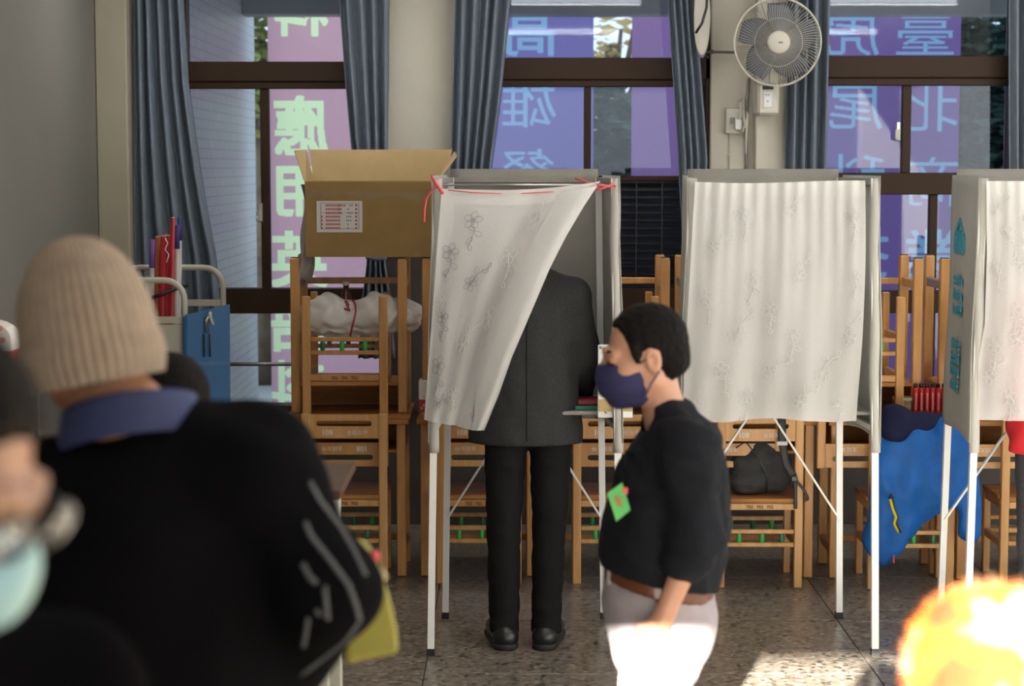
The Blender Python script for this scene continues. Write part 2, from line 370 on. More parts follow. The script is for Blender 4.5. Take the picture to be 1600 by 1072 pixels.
# ---------------------------------------------------------------- windows
def window(n, x0, x1, bars_h, bars_v, panes, label, latch=None):
    """bars in image rows/columns of the window plane: (y0,y1,depth) across, (x0,x1,y0,y1) upright"""
    root = empty('window_%d' % n, (P((x0+x1)/2, 400, YW).x, YW+.06, zs)); tag(root, label, kind='structure'); I = Matrix.Translation(-root.location)
    fm = MATS['bronze_frame']; Yp = YW+.05; xa, xb = P(x0, 270, Yp).x, P(x1, 270, Yp).x
    def part(nm, X0, X1, Z0, Z1, y0, y1, m=fm, c=.004):
        return MB().cbox(X0, X1, y0, y1, Z0, Z1, c, I).build(nm, m, root)
    part('jamb', xa-.03, xa+.035, zs, 2.98, YW+.0, YW+.1); part('jamb', xb-.035, xb+.03, zs, 2.98, YW+.0, YW+.1)
    part('head', xa, xb, 2.93, 2.98, YW+.0, YW+.1)
    for (y0, y1, d) in bars_h: part('rail', xa, xb, ZAT(y1, Yp), ZAT(y0, Yp), YW+.05-d, YW+.05+d)
    for (a, c, y0, y1) in bars_v: part('mullion', P(a, 270, Yp).x, P(c, 270, Yp).x, ZAT(y1, Yp), ZAT(y0, Yp), YW+.03, YW+.075)
    part('sill', xa, xb, zs, zs+.03, YW-.02, YW+.12)
    for (a, c, y0, y1) in panes:
        zt = 2.93 if y0 < 0 else ZAT(y0, Yp)
        part('pane', P(a, 270, Yp).x, P(c, 270, Yp).x, ZAT(y1, Yp), zt, YW+.050, YW+.054, MATS['window_glass'], .0005)
    if latch:
        p = P(latch[0], latch[1], YW+.02); l = MB().cbox(p.x-.012, p.x+.012, YW+.005, YW+.03, p.z-.05, p.z+.05, .004, I).build('latch', MATS['steel'], root)
        MB().cbox(p.x-.02, p.x+.004, YW-.01, YW+.006, p.z-.045, p.z+.01, .003, I).build('latch_lever', MATS['cream_metal'], l)
    return root
window(1, 287, 606, [(97, 128, .05), (128, 139, .035), (450, 489, .05)], [(408, 422, 139, 450)],
       [(287, 606, -1, 97), (287, 410, 139, 450), (420, 606, 139, 450), (287, 606, 489, 640)], 'dark bronze sliding window beside the grey wall', (407, 332))
window(2, 705, 1110, [(91, 125, .05), (125, 136, .035), (275, 283, .03), (450, 489, .05)], [(912, 923, 136, 450), (1094, 1110, 136, 640)],
       [(705, 1110, -1, 91), (705, 914, 136, 275), (921, 1096, 136, 275), (705, 914, 283, 450), (705, 1110, 489, 640)], 'dark bronze window behind the middle voting booths')
window(3, 1236, 1582, [(88, 122, .05), (122, 134, .035), (270, 304, .05), (454, 488, .05)], [(1407, 1421, 134, 270), (1452, 1465, 304, 640)],
       [(1236, 1582, -1, 88), (1236, 1409, 134, 270), (1419, 1582, 134, 270), (1236, 1454, 304, 454), (1463, 1582, 304, 454), (1236, 1582, 488, 640)], 'dark bronze window beside the wall fan', (1403, 205))
# dark louvred shutter filling the lower part of window 2
M('louvre_dark', (0.012, 0.016, 0.026), 0.35)
lv = empty('window_shutter', (P(1008, 365, YW+.06).x, YW+.06, ZAT(450, YW))); tag(lv, 'dark slatted shutter in the window between the two curtained booths', 'shutter')
I = Matrix.Translation(-lv.location)
xa, xb = P(921, 270, YW+.06).x, P(1096, 270, YW+.06).x
MB().box(xa, xb, YW+.085, YW+.095, ZAT(450, YW+.06), ZAT(283, YW+.06), I).build('backing', MATS['louvre_dark'], lv)
for k in range(14):
    z = ZAT(446-12*k, YW+.06); T = I @ Matrix.Translation((0, YW+.065, z)) @ Matrix.Rotation(.6, 4, 'X')
    MB().box(xa, xb, -.018, .018, -.003, .003, T).build('slat', MATS['louvre_dark'], lv)
for xx in (994, 1034):
    x = P(xx, 365, YW+.05).x; MB().box(x-.003, x+.003, YW+.04, YW+.046, ZAT(450, YW+.05), ZAT(283, YW+.05), I).build('cord', MATS['louvre_dark'], lv)

# ---------------------------------------------------------------- outside: gallery, banners, trees
M('concrete', (0.42, 0.43, 0.43), 0.85, var=0.08, vscale=3); M('ground_outside', (0.30, 0.30, 0.27), 0.9, var=0.15, vscale=1)
def tiled_wall():
    m = bpy.data.materials.new('mosaic_wall'); m.use_nodes = True; nt = m.node_tree; N = nt.nodes; L = nt.links; b = N['Principled BSDF']
    tc = N.new('ShaderNodeTexCoord'); sp = N.new('ShaderNodeSeparateXYZ'); cb = N.new('ShaderNodeCombineXYZ'); L.new(tc.outputs['Object'], sp.inputs[0]); L.new(sp.outputs['Y'], cb.inputs['X']); L.new(sp.outputs['Z'], cb.inputs['Y'])
    br = N.new('ShaderNodeTexBrick'); br.inputs['Scale'].default_value = 1; br.inputs['Brick Width'].default_value = 0.2; br.inputs['Row Height'].default_value = 0.055; br.inputs['Mortar Size'].default_value = 0.0035
    br.inputs['Color1'].default_value = (.60, .62, .62, 1); br.inputs['Color2'].default_value = (.56, .585, .60, 1); br.inputs['Mortar'].default_value = (.36, .39, .42, 1)
    L.new(cb.outputs[0], br.inputs['Vector']); L.new(br.outputs['Color'], b.inputs['Base Color']); b.inputs['Roughness'].default_value = .4; MATS['mosaic_wall'] = m
tiled_wall()
tag(MB().box(-40, 40, YW+.2, 60, -.35, -.05).build('ground', MATS['ground_outside']), 'ground outside beyond the windows', kind='structure')
tag(MB().box(XL-1, 7, YW+.2, 12.75, ZAT(22, 12.5)+.12, ZC+.25).build('gallery_ceiling', MATS['concrete']), 'underside of the gallery outside the windows', kind='structure')
tag(MB().box(XL-1, 7, 12.5, 12.75, ZAT(22, 12.5), ZC+.25).build('gallery_beam', MATS['concrete']), 'edge beam of the gallery outside', kind='structure')
xw = P(400, 300, 13.1).x
tag(MB().box(xw-.3, xw, YW+.2, 13.1, -.05, ZC+.3).build('gallery_end_wall', MATS['mosaic_wall']), 'pale blue tiled wall of the gallery outside the window', kind='structure')
YBN = 12.95
def banner(x0, x1, y1, col, tcol, chars, label, bold=0.02):
    xa, xb = XAT(x0, 300, YBN), XAT(x1, 300, YBN); zt, zb = 3.35, ZAT(y1, YBN)
    nm = 'vinyl_%02x%02x%02x' % tuple(int(c*255) for c in col)
    m = M(nm, col, .5, transl=.85)
    root = empty('hanging_banner', ((xa+xb)/2, YBN, zb)); tag(root, label, 'banner', 'banners hung outside the windows')
    I = Matrix.Translation(-root.location)
    tm = M('print_'+nm, tcol, .5, transl=.85)
    MB().tube([I @ Vector((xa-.03, YBN, zt)), I @ Vector((xb+.03, YBN, zt))], .015).build('top_rod', MATS['steel'], root)
    # the printed sheet is rastered into small strips so that print and ground are one skin thick everywhere
    cs = .005; nx = int(round((xb-xa)/cs)); nz = int(round((zt-zb)/cs)); mask = np.full((nz, nx), -1, int)
    for ci, (ch, cx, cy, hpx, sx) in enumerate(chars):
        p = P(cx, cy, YBN); s = hpx*YBN/FPX/0.92
        c = bpy.data.curves.new('character', 'FONT'); c.body = ch; c.size = s; c.align_x = 'CENTER'; c.align_y = 'CENTER'; c.resolution_u = 3
        o = bpy.data.objects.new('character', c); COL.objects.link(o); me = bpy.data.meshes.new_from_object(o.evaluated_get(bpy.context.evaluated_depsgraph_get())); bpy.data.objects.remove(o)
        me.calc_loop_triangles(); g = np.zeros((nz, nx), bool)
        vv = np.array([((p.x-sx*v.co.x-xa)/cs-.5, (p.z+v.co.y-zb)/cs-.5) for v in me.vertices])
        for t in me.loop_triangles:
            A, B, C = vv[list(t.vertices)]; lo_ = np.floor(np.minimum(np.minimum(A, B), C)).astype(int); hi_ = np.ceil(np.maximum(np.maximum(A, B), C)).astype(int)
            x0, y0 = max(lo_[0], 0), max(lo_[1], 0); x1, y1 = min(hi_[0], nx-1), min(hi_[1], nz-1); den = (B[0]-A[0])*(C[1]-A[1])-(C[0]-A[0])*(B[1]-A[1])
            if x1 < x0 or y1 < y0 or abs(den) < 1e-9: continue
            X, Y = np.meshgrid(np.arange(x0, x1+1), np.arange(y0, y1+1)); w1 = ((X-A[0])*(C[1]-A[1])-(C[0]-A[0])*(Y-A[1]))/den; w2 = ((B[0]-A[0])*(Y-A[1])-(X-A[0])*(B[1]-A[1]))/den
            g[y0:y1+1, x0:x1+1] |= (w1 >= -.01) & (w2 >= -.01) & (w1+w2 <= 1.01)
        rd = bold*s/cs; d = g.copy(); R0 = int(math.ceil(rd))
        for dx in range(-R0, R0+1):
            for dz in range(-R0, R0+1):
                if dx*dx+dz*dz <= rd*rd: d |= np.roll(np.roll(g, dx, 1), dz, 0)
        mask[d] = ci
    def strips(val):
        m_ = MB(); hit = (mask == val); ox, oz = xa-root.location.x, zb-root.location.z
        for z in range(nz):
            row = np.diff(np.concatenate(([0], hit[z].astype(np.int8), [0]))); st_, en = np.where(row == 1)[0], np.where(row == -1)[0]
            for a_, e_ in zip(st_, en):
                k_ = len(m_.v); m_.v += [(ox+a_*cs, 0, oz+z*cs), (ox+e_*cs, 0, oz+z*cs), (ox+e_*cs, 0, oz+(z+1)*cs), (ox+a_*cs, 0, oz+(z+1)*cs)]; m_.f.append((k_, k_+1, k_+2, k_+3))
        return m_
    strips(-1).build('sheet', m, root)
    for ci in range(len(chars)): strips(ci).build('character', tm, root)
    return root
banner(421, 660, 646, (0.66, 0.385, 0.45), (0.84, 1.0, 0.60), [('科', 470, 22, 78, 1.0), ('應', 470, 205, 88, .9), ('用', 468, 303, 80, 1.0), ('英', 468, 412, 84, 1.0), ('語', 466, 513, 84, 1.0), ('科', 466, 612, 80, 1.0)],
       'pink banner with pale green reversed characters outside the window by the grey wall', .036)
banner(700, 927, 646, (0.20, 0.17, 0.44), (0.29, 0.48, 0.70), [('高', 828, 54, 78, 1.05), ('雄', 826, 168, 76, 1.1), ('餐', 824, 278, 76, 1.1)], 'violet blue banner with pale blue reversed characters behind the first booth', .014)
banner(986, 1110, 646, (0.30, 0.17, 0.38), (0.36, 0.60, 0.86), [], 'plain mauve banner outside, beside the bright gap between banners', .012)
banner(1200, 1496, 646, (0.215, 0.13, 0.36), (0.29, 0.50, 0.72), [('虎', 1332, 55, 76, 1.1), ('尾', 1336, 172, 72, 1.15), ('科', 1340, 286, 76, 1.1), ('技', 1344, 400, 78, 1.1), ('臺', 1446, 56, 74, 1.25), ('北', 1456, 176, 72, 1.1), ('商', 1456, 290, 76, 1.1), ('業', 1458, 405, 78, 1.1)],
       'purple banner with two columns of pale blue reversed characters beside the fan', .014)
def leaf_mat(n, c): return M(n, c, .6, var=.35, vscale=3, transl=.35)
def tree(px, py, Y, r, n, mat, label, cat='tree'):
    c = P(px, py, Y); rn = random.Random(int(px)); root = empty('leafy_tree', (c.x, c.y, 0)); tag(root, label, cat, 'trees beyond the banners'); b = MB()
    for _ in range(n):
        a = Vector((rn.gauss(0, 1), rn.gauss(0, 1), rn.gauss(0, 1))); a.normalize(); a *= r*rn.random()**.4
        a = Vector((a.x, a.y, a.z*1.2+c.z)); s = rn.uniform(.05, .11); T = Matrix.Translation(a) @ Matrix.Rotation(rn.uniform(0, 6.3), 4, 'Z') @ Matrix.Rotation(rn.uniform(0, 3.1), 4, 'X')
        q = len(b.v); b.v += [tuple(T @ Vector(p)) for p in ((-s, 0, 0), (0, -.45*s, .1*s), (s, 0, 0), (0, .45*s, .1*s))]; b.f.append((q, q+1, q+2, q+3))
    o = b.build('foliage', mat, root); o['kind'] = 'stuff'
    tr = MB().tube([(0, 0, -.1), (.05, 0, c.z*.5), (0, .05, c.z)], [.14, .11, .06], 10)
    for k in range(5):
        a = k*1.3; tr.tube([(0, .03, c.z*.7), (math.cos(a)*r*.5, math.sin(a)*r*.5, c.z+.2*r)], [.05, .02], 6)
    tr.build('trunk', M('bark', (.12, .09, .06), .9, var=.3), root)
leaf_a = leaf_mat('leaf_olive', (.23, .26, .08)); leaf_b = leaf_mat('leaf_teal', (.05, .105, .09))
tree(1610, 200, 16.5, 1.5, 14000, leaf_b, 'dark green leafy tree beyond the purple banner')
tree(404, 60, 17.0, .8, 1500, leaf_a, 'olive green tree seen past the tiled gallery wall')
tree(955, 70, 17.0, .8, 240, leaf_mat('leaf_gold', (.55, .42, .16)), 'sunny yellow tree showing in the gap between banners')
tree(960, 330, 15.2, .85, 6000, leaf_b, 'dark bushy tree low in the gap between banners')

# ---------------------------------------------------------------- fluorescent battens
M('lamp_body', (.8, .8, .8), .5); tubem = M_emit('lamp_tube', (.95, .98, 1.0), 9.0)
for k, (x, y) in enumerate(((0.3, 3.6), (2.5, 3.6), (0.3, 6.55), (2.5, 6.55), (0.3, 8.9), (2.5, 8.9), (-1.2, 8.9))):  # row nearest the windows is added, unseen, to brighten the back wall
    r = empty('ceiling_lamp', (x, y, 3.0)); tag(r, ('lit ceiling tube lamp %s' % ('over the knit hat man', 'toward the sunny side, nearest the viewer', 'over the first booth', 'over the last booth', 'added unseen over the desks, middle of its row', 'added unseen over the desks beside the jacket', 'added unseen over the desks beside the grey wall')[k]), 'lamp', 'ceiling tube lamps')
    MB().cbox(-.62, .62, -.05, .05, .06, .15, .01).build('housing', MATS['lamp_body'], r)
    MB().tube([(-.6, 0, .03), (.6, 0, .03)], .014, 10).build('tube', tubem, r)
    la = area('lamp_light', (0, 0, .005), (0, 0, -1), 1.2, .1, 9, (1, .98, .94)); la.parent = r

# ---------------------------------------------------------------- window curtains
def drape(label, rows, Y, nf, amp, seed=0, ph=0.0):
    ys = [r[0] for r in rows]
    def lerp(k, y): return float(np.interp(y, ys, [r[k] for r in rows]))
    top, bot = ys[0], ys[-1]
    def fn(u, v):
        py = top+(bot-top)*v; xl, xr = lerp(1, py), lerp(2, py)
        uu = u+.02*math.sin(9*u+seed+v*2)*math.sin(u*PI)
        p = P(xl+(xr-xl)*uu, py, Y); wv = math.sin(2*PI*nf*u+ph+.5*math.sin(v*3+seed))
        p.y += amp*(wv+.16*math.sin(2*PI*nf*1.6*u+seed*2+v)); return p
    o = MB().grid(fn, nf*14, 40).build('window_curtain', MATS['curtain_blue']); thick(o, .003)
    return tag(o, label, 'curtain', 'blue window curtains')
drape('blue-grey curtain hanging beside the grey wall, flaring out at the bottom', [(-60, 206, 284), (0, 206, 286), (130, 208, 294), (260, 208, 312), (340, 209, 326), (400, 210, 338), (480, 210, 345), (560, 215, 340)], 9.82, 5, .04, 1.0)
drape('blue-grey curtain behind the open cardboard box, gathered by a tie', [(-60, 526, 609), (0, 530, 608), (130, 540, 607), (230, 549, 606), (330, 562, 605), (395, 574, 602), (410, 574, 602), (470, 566, 612), (560, 560, 618)], 9.86, 4, .034, 2.2)
drape('blue-grey curtain hanging just above the tied voting booth corner', [(-60, 712, 802), (0, 711, 798), (140, 707, 784), (275, 704, 766), (420, 702, 750)], 9.84, 5, .036, 3.1)
drape('blue-grey curtain tapering down beside the slatted shutter', [(-60, 1040, 1082), (0, 1043, 1086), (130, 1052, 1096), (250, 1060, 1105), (300, 1062, 1102), (370, 1067, 1092), (480, 1060, 1090)], 9.82, 4, .03, 4.0)
drape('blue-grey curtain hanging behind the wall fan', [(-60, 1229, 1297), (0, 1229, 1296), (270, 1227, 1292), (420, 1228, 1290)], 9.84, 4, .036, 5.2)
drape('blue-grey curtain at the far end of the purple bannered window', [(-60, 1578, 1660), (0, 1578, 1660), (300, 1578, 1660), (420, 1579, 1660)], 9.84, 6, .03, 0.6)
tb = MB().tube([P(573, 401, 9.79), P(588, 404, 9.77), P(603, 402, 9.80)], .014, 8).build('curtain_tie', MATS['curtain_blue']); tag(tb, 'blue fabric tie around the curtain under the cardboard box', 'curtain tie')
# ================================================================ school chairs and desks
M('green_cap', (0.03, 0.42, 0.09), 0.4); M('green_cap_dark', (0.012, 0.16, 0.075), 0.4); M('ink_white', (0.72, 0.70, 0.64), 0.6); M('ink_brown', (0.14, 0.06, 0.02), 0.7)
M('foot_dark', (0.05, 0.04, 0.03), .7); M('bracket', (0.30, 0.29, 0.30), .4, metal=.6)
CW, CD, CH, SH = 0.385, 0.36, 0.775, 0.405
def slot_loops(x0, x1, z0, z1, sx0, sx1, sz, sr, n=8):
    inner = []
    for k in range(n+1): a = -PI/2+PI*k/n; inner.append((sx1-sr+sr*math.cos(a), sz+sr*math.sin(a)))
    for k in range(n+1): a = PI/2+PI*k/n; inner.append((sx0+sr+sr*math.cos(a), sz+sr*math.sin(a)))
    outer = []
    for k in range(n+1):
        t = k/n; outer.append((x1, z0+(z1-z0)*t) if 0 < t < 1 else ((x1, z0) if t == 0 else (x1, z1)))
    for k in range(n+1): t = k/n; outer.append((x0, z1-(z1-z0)*t))
    return outer, inner
def make_chair(wood):
    r = empty('school_chair'); hw = CW/2; ps = .038
    for sx in (-1, 1):
        x = sx*(hw-ps/2)
        MB().cbox(x-ps/2, x+ps/2, 0, .03, 0, CH, .004).build('back_post', wood, r)
        MB().cbox(x-ps/2+(.006 if sx < 0 else .0), x+ps/2-(.006 if sx > 0 else .0), CD-.035, CD, 0, SH-.02, .004).build('leg', wood, r)
        MB().cbox(x-.011, x+.011, .03, CD-.035, .17, .205, .003).build('side_rail', wood, r)
        MB().cbox(x-.011, x+.011, .03, CD-.035, SH-.06, SH-.022, .003).build('seat_rail', wood, r)
    xi = hw-ps
    for k in range(5):
        y0 = .004+k*(CD-.0)/5; MB().cbox(-xi if k == 0 else -hw+.003, xi if k == 0 else hw-.003, y0, y0+(CD+.02)/5-.004, SH-.02, SH, .003).build('seat_slat', MATS['ply_wood'], r)
    sr = MB().cbox(-xi, xi, .003, .022, SH-.052, SH-.022, .003).build('seat_front_rail', wood, r)
    for k in range(3): text_mesh('printed_mark', '702', .02, MATS['ink_brown'], sr, .0004, .0006, False, Matrix.Translation((-.045+.045*k, .0022, SH-.038)))
    for y in (.006, CD-.028):
        for z in (.185, .245): MB().cbox(-xi, xi, y, y+.018, z, z+.02, .003).build('stretcher', wood, r)
        for k, x in enumerate((-.09, 0.012, .10)):
            mt = MATS['green_cap'] if (k+(y > .1)) % 3 != 2 else MATS['green_cap_dark']
            MB().lathe([(.0095, 0), (.011, .004), (.011, .036), (.0095, .04)], 12, Matrix.Translation((x, y+.009, .205))).build('green_peg', mt, r)
    lo = slot_loops(-xi, xi, CH-.112, CH-.004, -.125, .125, CH-.045, .0125)
    bp = MB().ring_prism(lo[0], lo[1], .004, .022).build('backrest', wood, r)
    text_mesh('number', '108', .034, MATS['ink_white'], bp, .0005, .0008, False, Matrix.Translation((-.075, .0033, CH-.086)))
    text_mesh('number', '金甌女中', .024, MATS['ink_white'], bp, .0004, .0, False, Matrix.Translation((.06, .0033, CH-.087)))
    return r
DW, DD, DH = 0.56, 0.42, 0.735
def make_desk(wood):
    r = empty('school_desk'); hw = DW/2; lp = .042; lx = .243
    for k in range(3):
        y0 = k*DD/3; MB().cbox(-hw, hw, y0+.0005, y0+DD/3-.0005, DH-.024, DH, .003).build('top_board', MATS['ply_wood'], r)
    for sx in (-1, 1):
        for y in (.03, DD-.03-lp):
            l = MB().cbox(sx*lx-lp/2, sx*lx+lp/2, y, y+lp, .004, DH-.024, .004).build('leg', wood, r)
            MB().cbox(sx*lx-lp/2+.004, sx*lx+lp/2-.004, y+.004, y+lp-.004, 0, .006, .001).build('foot_pad', MATS['foot_dark'], l)
        MB().cbox(sx*lx-.013, sx*lx+.013, .03+lp, DD-.03-lp, .105, .145, .003).build('side_rail', MATS['bracket'] if sx > 0 else wood, r)
        MB().cbox(sx*lx-.012, sx*lx+.012, .03+lp, DD-.03-lp, DH-.16, DH-.026, .003).build('side_panel', MATS['ply_wood'], r)
    MB().cbox(-lx+lp/2, lx-lp/2, DD-.03-lp+.01, DD-.03-lp+.03, .11, .14, .003).build('stretcher', wood, r)
    MB().cbox(-lx+.013, lx-.013, .05, DD-.045, DH-.16, DH-.148, .002).build('shelf_board', MATS['ply_wood'], r)
    MB().cbox(-lx+.013, lx-.013, DD-.055, DD-.045, DH-.148, DH-.026, .002).build('back_panel', MATS['ply_wood'], r)
    return r
chair0, desk0 = make_chair(WOODS[1]), make_desk(WOODS[0])
chair1 = make_chair(WOODS[0])
used = set()
def put(proto, x, y, z, label, cat, group, flip=False, rz=0.0):
    o = proto if proto.name not in used else copy_tree(proto)
    used.add(proto.name); tag(o, label, cat, group)
    o.location = (x, y, z); o.rotation_euler = (0, PI, 0) if flip else (0, 0, rz)
    return o
# six places along the window wall: centre column, row of desk feet, row of chair feet, chair centre, upper shift
DY = [8.66, 8.66, 8.65, 8.63, 8.62, 8.60]
DXpx = [543, 747, 952, 1182, 1390, 1590]; CXpx = [538, 748, 962, 1185, 1420, 1632]; UXpx = [544, 750, 956, 1156, 1352, 1562]; UCpx = [539, 748, 962, 1158, 1345, 1562]
where = ['under the cardboard box', 'behind the booth with the suited voter', 'behind the masked man', 'with the black backpack', 'draped with the blue jacket', 'behind the booth with blue lettering']
for k in range(6):
    y = DY[k]; g = 'school desks along the window wall'
    dx = XAT(DXpx[k], 780, y); cx = XAT(CXpx[k], 780, y-.12); ux = XAT(UXpx[k], 540, y); ucx = XAT(UCpx[k], 560, y-.05)
    put(desk0, dx, y, 0, 'upright wooden school desk %s' % where[k], 'desk', g)
    put(desk0, ux, y+.004, 2*DH, 'upside-down wooden school desk stacked on the desk %s' % where[k], 'desk', g, True)
    put(chair0 if k != 1 else chair1, cx, y-.115-(.06 if k == 3 else 0)-(.075 if k == 4 else 0), 0, 'upright wooden school chair %s' % ('tucked in ' + where[k] if k < 3 or k == 5 else where[k]), 'chair', 'school chairs along the window wall')
    put(chair1 if k % 2 == 0 else chair0, ucx, y-.07, DH+.16+SH, 'upside-down wooden school chair on the stacked desks %s' % where[k], 'chair', 'school chairs along the window wall', True)

# ================================================================ voting booths
M('booth_cloth', (0.36, 0.355, 0.325), 0.8, var=0.06, vscale=4, bump=.2, bscale=40); M('booth_grey', (0.28, 0.265, 0.24), 0.75, var=0.08, vscale=5)
M('lace', (0.86, 0.855, 0.84), 0.85, transl=.40, transp=.19, bump=.5, bscale=420); M('lace_thread', (0.80, 0.79, 0.77), 0.8, transl=.3); M('lace_thread_grey', (0.30, 0.30, 0.31), 0.8); M('lace_thread_pale', (0.58, 0.575, 0.56), .8)
M('red_tape', (0.72, 0.09, 0.10), 0.5); M('green_pad', (0.02, 0.16, 0.10), .7); M('dark_red_pad', (0.18, 0.01, 0.02), .6); M('tan_tape', (0.42, 0.30, 0.11), .5); M('blue_print', (0.03, 0.26, 0.36), .6)
M('board_white', (0.68, 0.70, 0.68), .5)
BH = 1.845; FZ = 0.86; YBF, YBR = YF(1022), YF(968)
def make_booth(x0, x1, label, y0=YBF, extra=None):
    """x0, x1: world x of the front corners at the top"""
    y1 = y0+(YBR-YBF); cx = (x0+x1)/2; root = empty('voting_booth', (cx, y0, 0)); tag(root, label, 'voting booth', 'voting booths'); I = Matrix.Translation(-root.location)
    xs = {-1: x0, 1: x1}; sp = .03
    q = lambda s, f, z: I @ Vector((xs[s]+s*sp*(1-z/BH) - (0 if f else s*.035), (y0 if f else y1)+(-.02 if f else .02)*(1-z/BH), z))
    for s in (-1, 1):
        for f in (True, False):
            l = MB().bar(q(s, f, .012), q(s, f, BH-.01), .026, .026, (0, 1, 0)).build('leg', MATS['white_paint'], root)
            MB().bar(q(s, f, 0), q(s, f, .028), .03, .03, (0, 1, 0)).build('foot_cap', MATS['rubber'], l)
        MB().bar(q(s, True, BH-.02), q(s, False, BH-.02), .02, .02).build('top_rail', MATS['booth_grey'], root)
        MB().bar(q(s, True, FZ+.02), q(s, False, FZ+.02), .02, .02).build('side_rail', MATS['white_paint'], root)
        # side cloth
        def fn(u, v, s=s):
            zb_ = FZ-.05*(.5+.5*math.cos(u*7)*.3); z = zb_+(BH-zb_)*v
            a, b = q(s, True, z), q(s, False, z); p = a.lerp(b, -.03+1.06*u); p.x += s*(.018+.006*math.sin(u*8+v*5)*math.sin(v*PI)); return p
        thick(MB().grid(fn, 14, 24).build('side_cloth', MATS['booth_cloth'], root), .003)
        # cloth wrapped round the front post
        def fw(u, v, s=s):
            z = FZ-.07+(BH-FZ+.06)*v; c = q(s, True, z); a = -.4+(PI+1.0)*u; rr = .0185+.003*math.sin(v*14+u*3+s)
            return c+Vector((s*rr*math.cos(a), -rr*math.sin(a), 0))
        thick(MB().grid(fw, 10, 40).build('post_cloth', MATS['booth_cloth'], root), .002)
        m = (q(-1, False, .90)+q(1, False, .90))/2
        MB().bar(m+Vector((s*.02, -.01, 0)), q(s, False, .42)+Vector((0, -.012, 0)), .02, .008).build('brace', MATS['white_paint'], root)
    a, b = q(-1, False, BH-.02), q(1, False, BH-.02); MB().bar(a, b, .02, .02).build('top_rail', MATS['booth_grey'], root)
    a, b = q(-1, True, BH-.035), q(1, True, BH-.035); MB().tube([a, b], .004, 8).build('curtain_wire', MATS['steel'], root)
    def fb(u, v):
        z = FZ-.02+(BH-FZ+.045)*v; p = q(-1, False, z).lerp(q(1, False, z), u); p.y += .02+.004*math.sin(u*11+v*4); return p
    thick(MB().grid(fb, 16, 20).build('back_cloth', MATS['booth_grey'], root), .004)
    a = q(-1, False, .86); b = q(1, True, .86)
    MB().cbox(a.x, b.x, .05, a.y, .925, .940, .004).build('writing_shelf', MATS['booth_grey'], root)
    return root, q
xb1 = (XAT(683, 290, YBF), XAT(960, 290, YBF)); xb2 = (XAT(1081, 285, YBF), XAT(1366, 285, YBF)); xb3 = (XAT(1536, 285, YBF), XAT(1536, 285, YBF)+.71)
booth1, q1 = make_booth(*xb1, 'grey cloth voting booth with the suited voter inside, tied with red tape')
booth2, q2 = make_booth(*xb2, 'grey cloth voting booth with its white curtain closed, between the masked man and blue jacket')
booth3, q3 = make_booth(*xb3, 'grey cloth voting booth with blue lettering down its side')
# white stiffener board low on booth 1
bd = MB(); p = P(934, 538, YBF+.02); p2 = P(988, 652, YBF+.02)
bo = bd.cbox(p.x, p2.x, YBF+.0, YBF+.012, p2.z, p.z, .003, Matrix.Translation(-booth1.location)).build('side_board', MATS['board_white'], booth1)
pa = P(936, 624, YBF); pb = P(987, 643, YBF); MB().box(p.x+.004, p2.x, YBF-.0025, YBF-.0005, pb.z, pa.z, Matrix.Translation(-booth1.location)).build('tape_band', MATS['tan_tape'], bo)
for c in ((939, 543), (947, 644)):
    pc = P(*c, YBF-.002); MB().lathe([(.006, 0), (.005, .004), (0, .005)], 10, Matrix.Translation(-booth1.location) @ Matrix.Translation(pc) @ Matrix.Rotation(PI/2, 4, 'X')).build('screw', MATS['steel'], bo)
# a second leg pair seen under it
MB().bar(P(967, 650, YBF+.03)-booth1.location, P(964, 960, YBF+.2)-booth1.location, .024, .02).build('leg', MATS['white_paint'], booth1)
# things on the shelf of booth 1
p = P(935, 646, YBF+.18)
sx = q1(1, True, .87).x+booth1.location.x
tag(MB().cbox(sx-.16, sx-.02, YBF+.08, YBF+.30, .9405, .956, .004).build('writing_mat', MATS['green_pad']), 'dark green writing mat on the shelf of the first booth', 'mat')
tag(MB().cbox(sx-.15, sx-.03, YBF+.10, YBF+.22, .9565, .98, .005).build('ink_pad_case', MATS['dark_red_pad']), 'dark red ink pad case on the green mat in the first booth', 'ink pad')
sx2 = q2(1, True, .87).x+booth2.location.x
tag(MB().cbox(sx2-.20, sx2-.06, YBF+.06, YBF+.30, .9405, .957, .004).build('writing_mat', MATS['green_pad']), 'dark green writing mat on the shelf of the closed booth', 'mat')
# blue lettering on booth 3's outer side cloth (strokes too small to read)
def side_pt(u, v):
    z = FZ+(BH-FZ)*v; a, b = q3(-1, True, z), q3(-1, False, z); p = a.lerp(b, u); p.x -= .024; return p
def stroke(u0, v0, u1, v1, wv):
    d = .0035; A, B = side_pt(u0, v0), side_pt(u1, v1); n = Vector((0, B.z-A.z, -(B.y-A.y))); n.normalize(); n *= wv/2; b_ = MB()
    b_.v = [tuple(A+n), tuple(B+n), tuple(B-n), tuple(A-n)]; b_.v += [(x-d, y, z) for x, y, z in b_.v]; b_.f = [(0, 1, 2, 3), (7, 6, 5, 4), (0, 4, 5, 1), (1, 5, 6, 2), (2, 6, 7, 3), (3, 7, 4, 0)]; return b_
def glyph(u0, u1, v0, v1, seg):
    m = MB()
    for (a, b_, c, d, wd) in seg:
        s_ = stroke(u0+(u1-u0)*a, v0+(v1-v0)*b_, u0+(u1-u0)*c, v0+(v1-v0)*d, wd); o = len(m.v); m.v += s_.v; m.f += [tuple(o+i for i in f) for f in s_.f]
    return m
rn = random.Random(3)
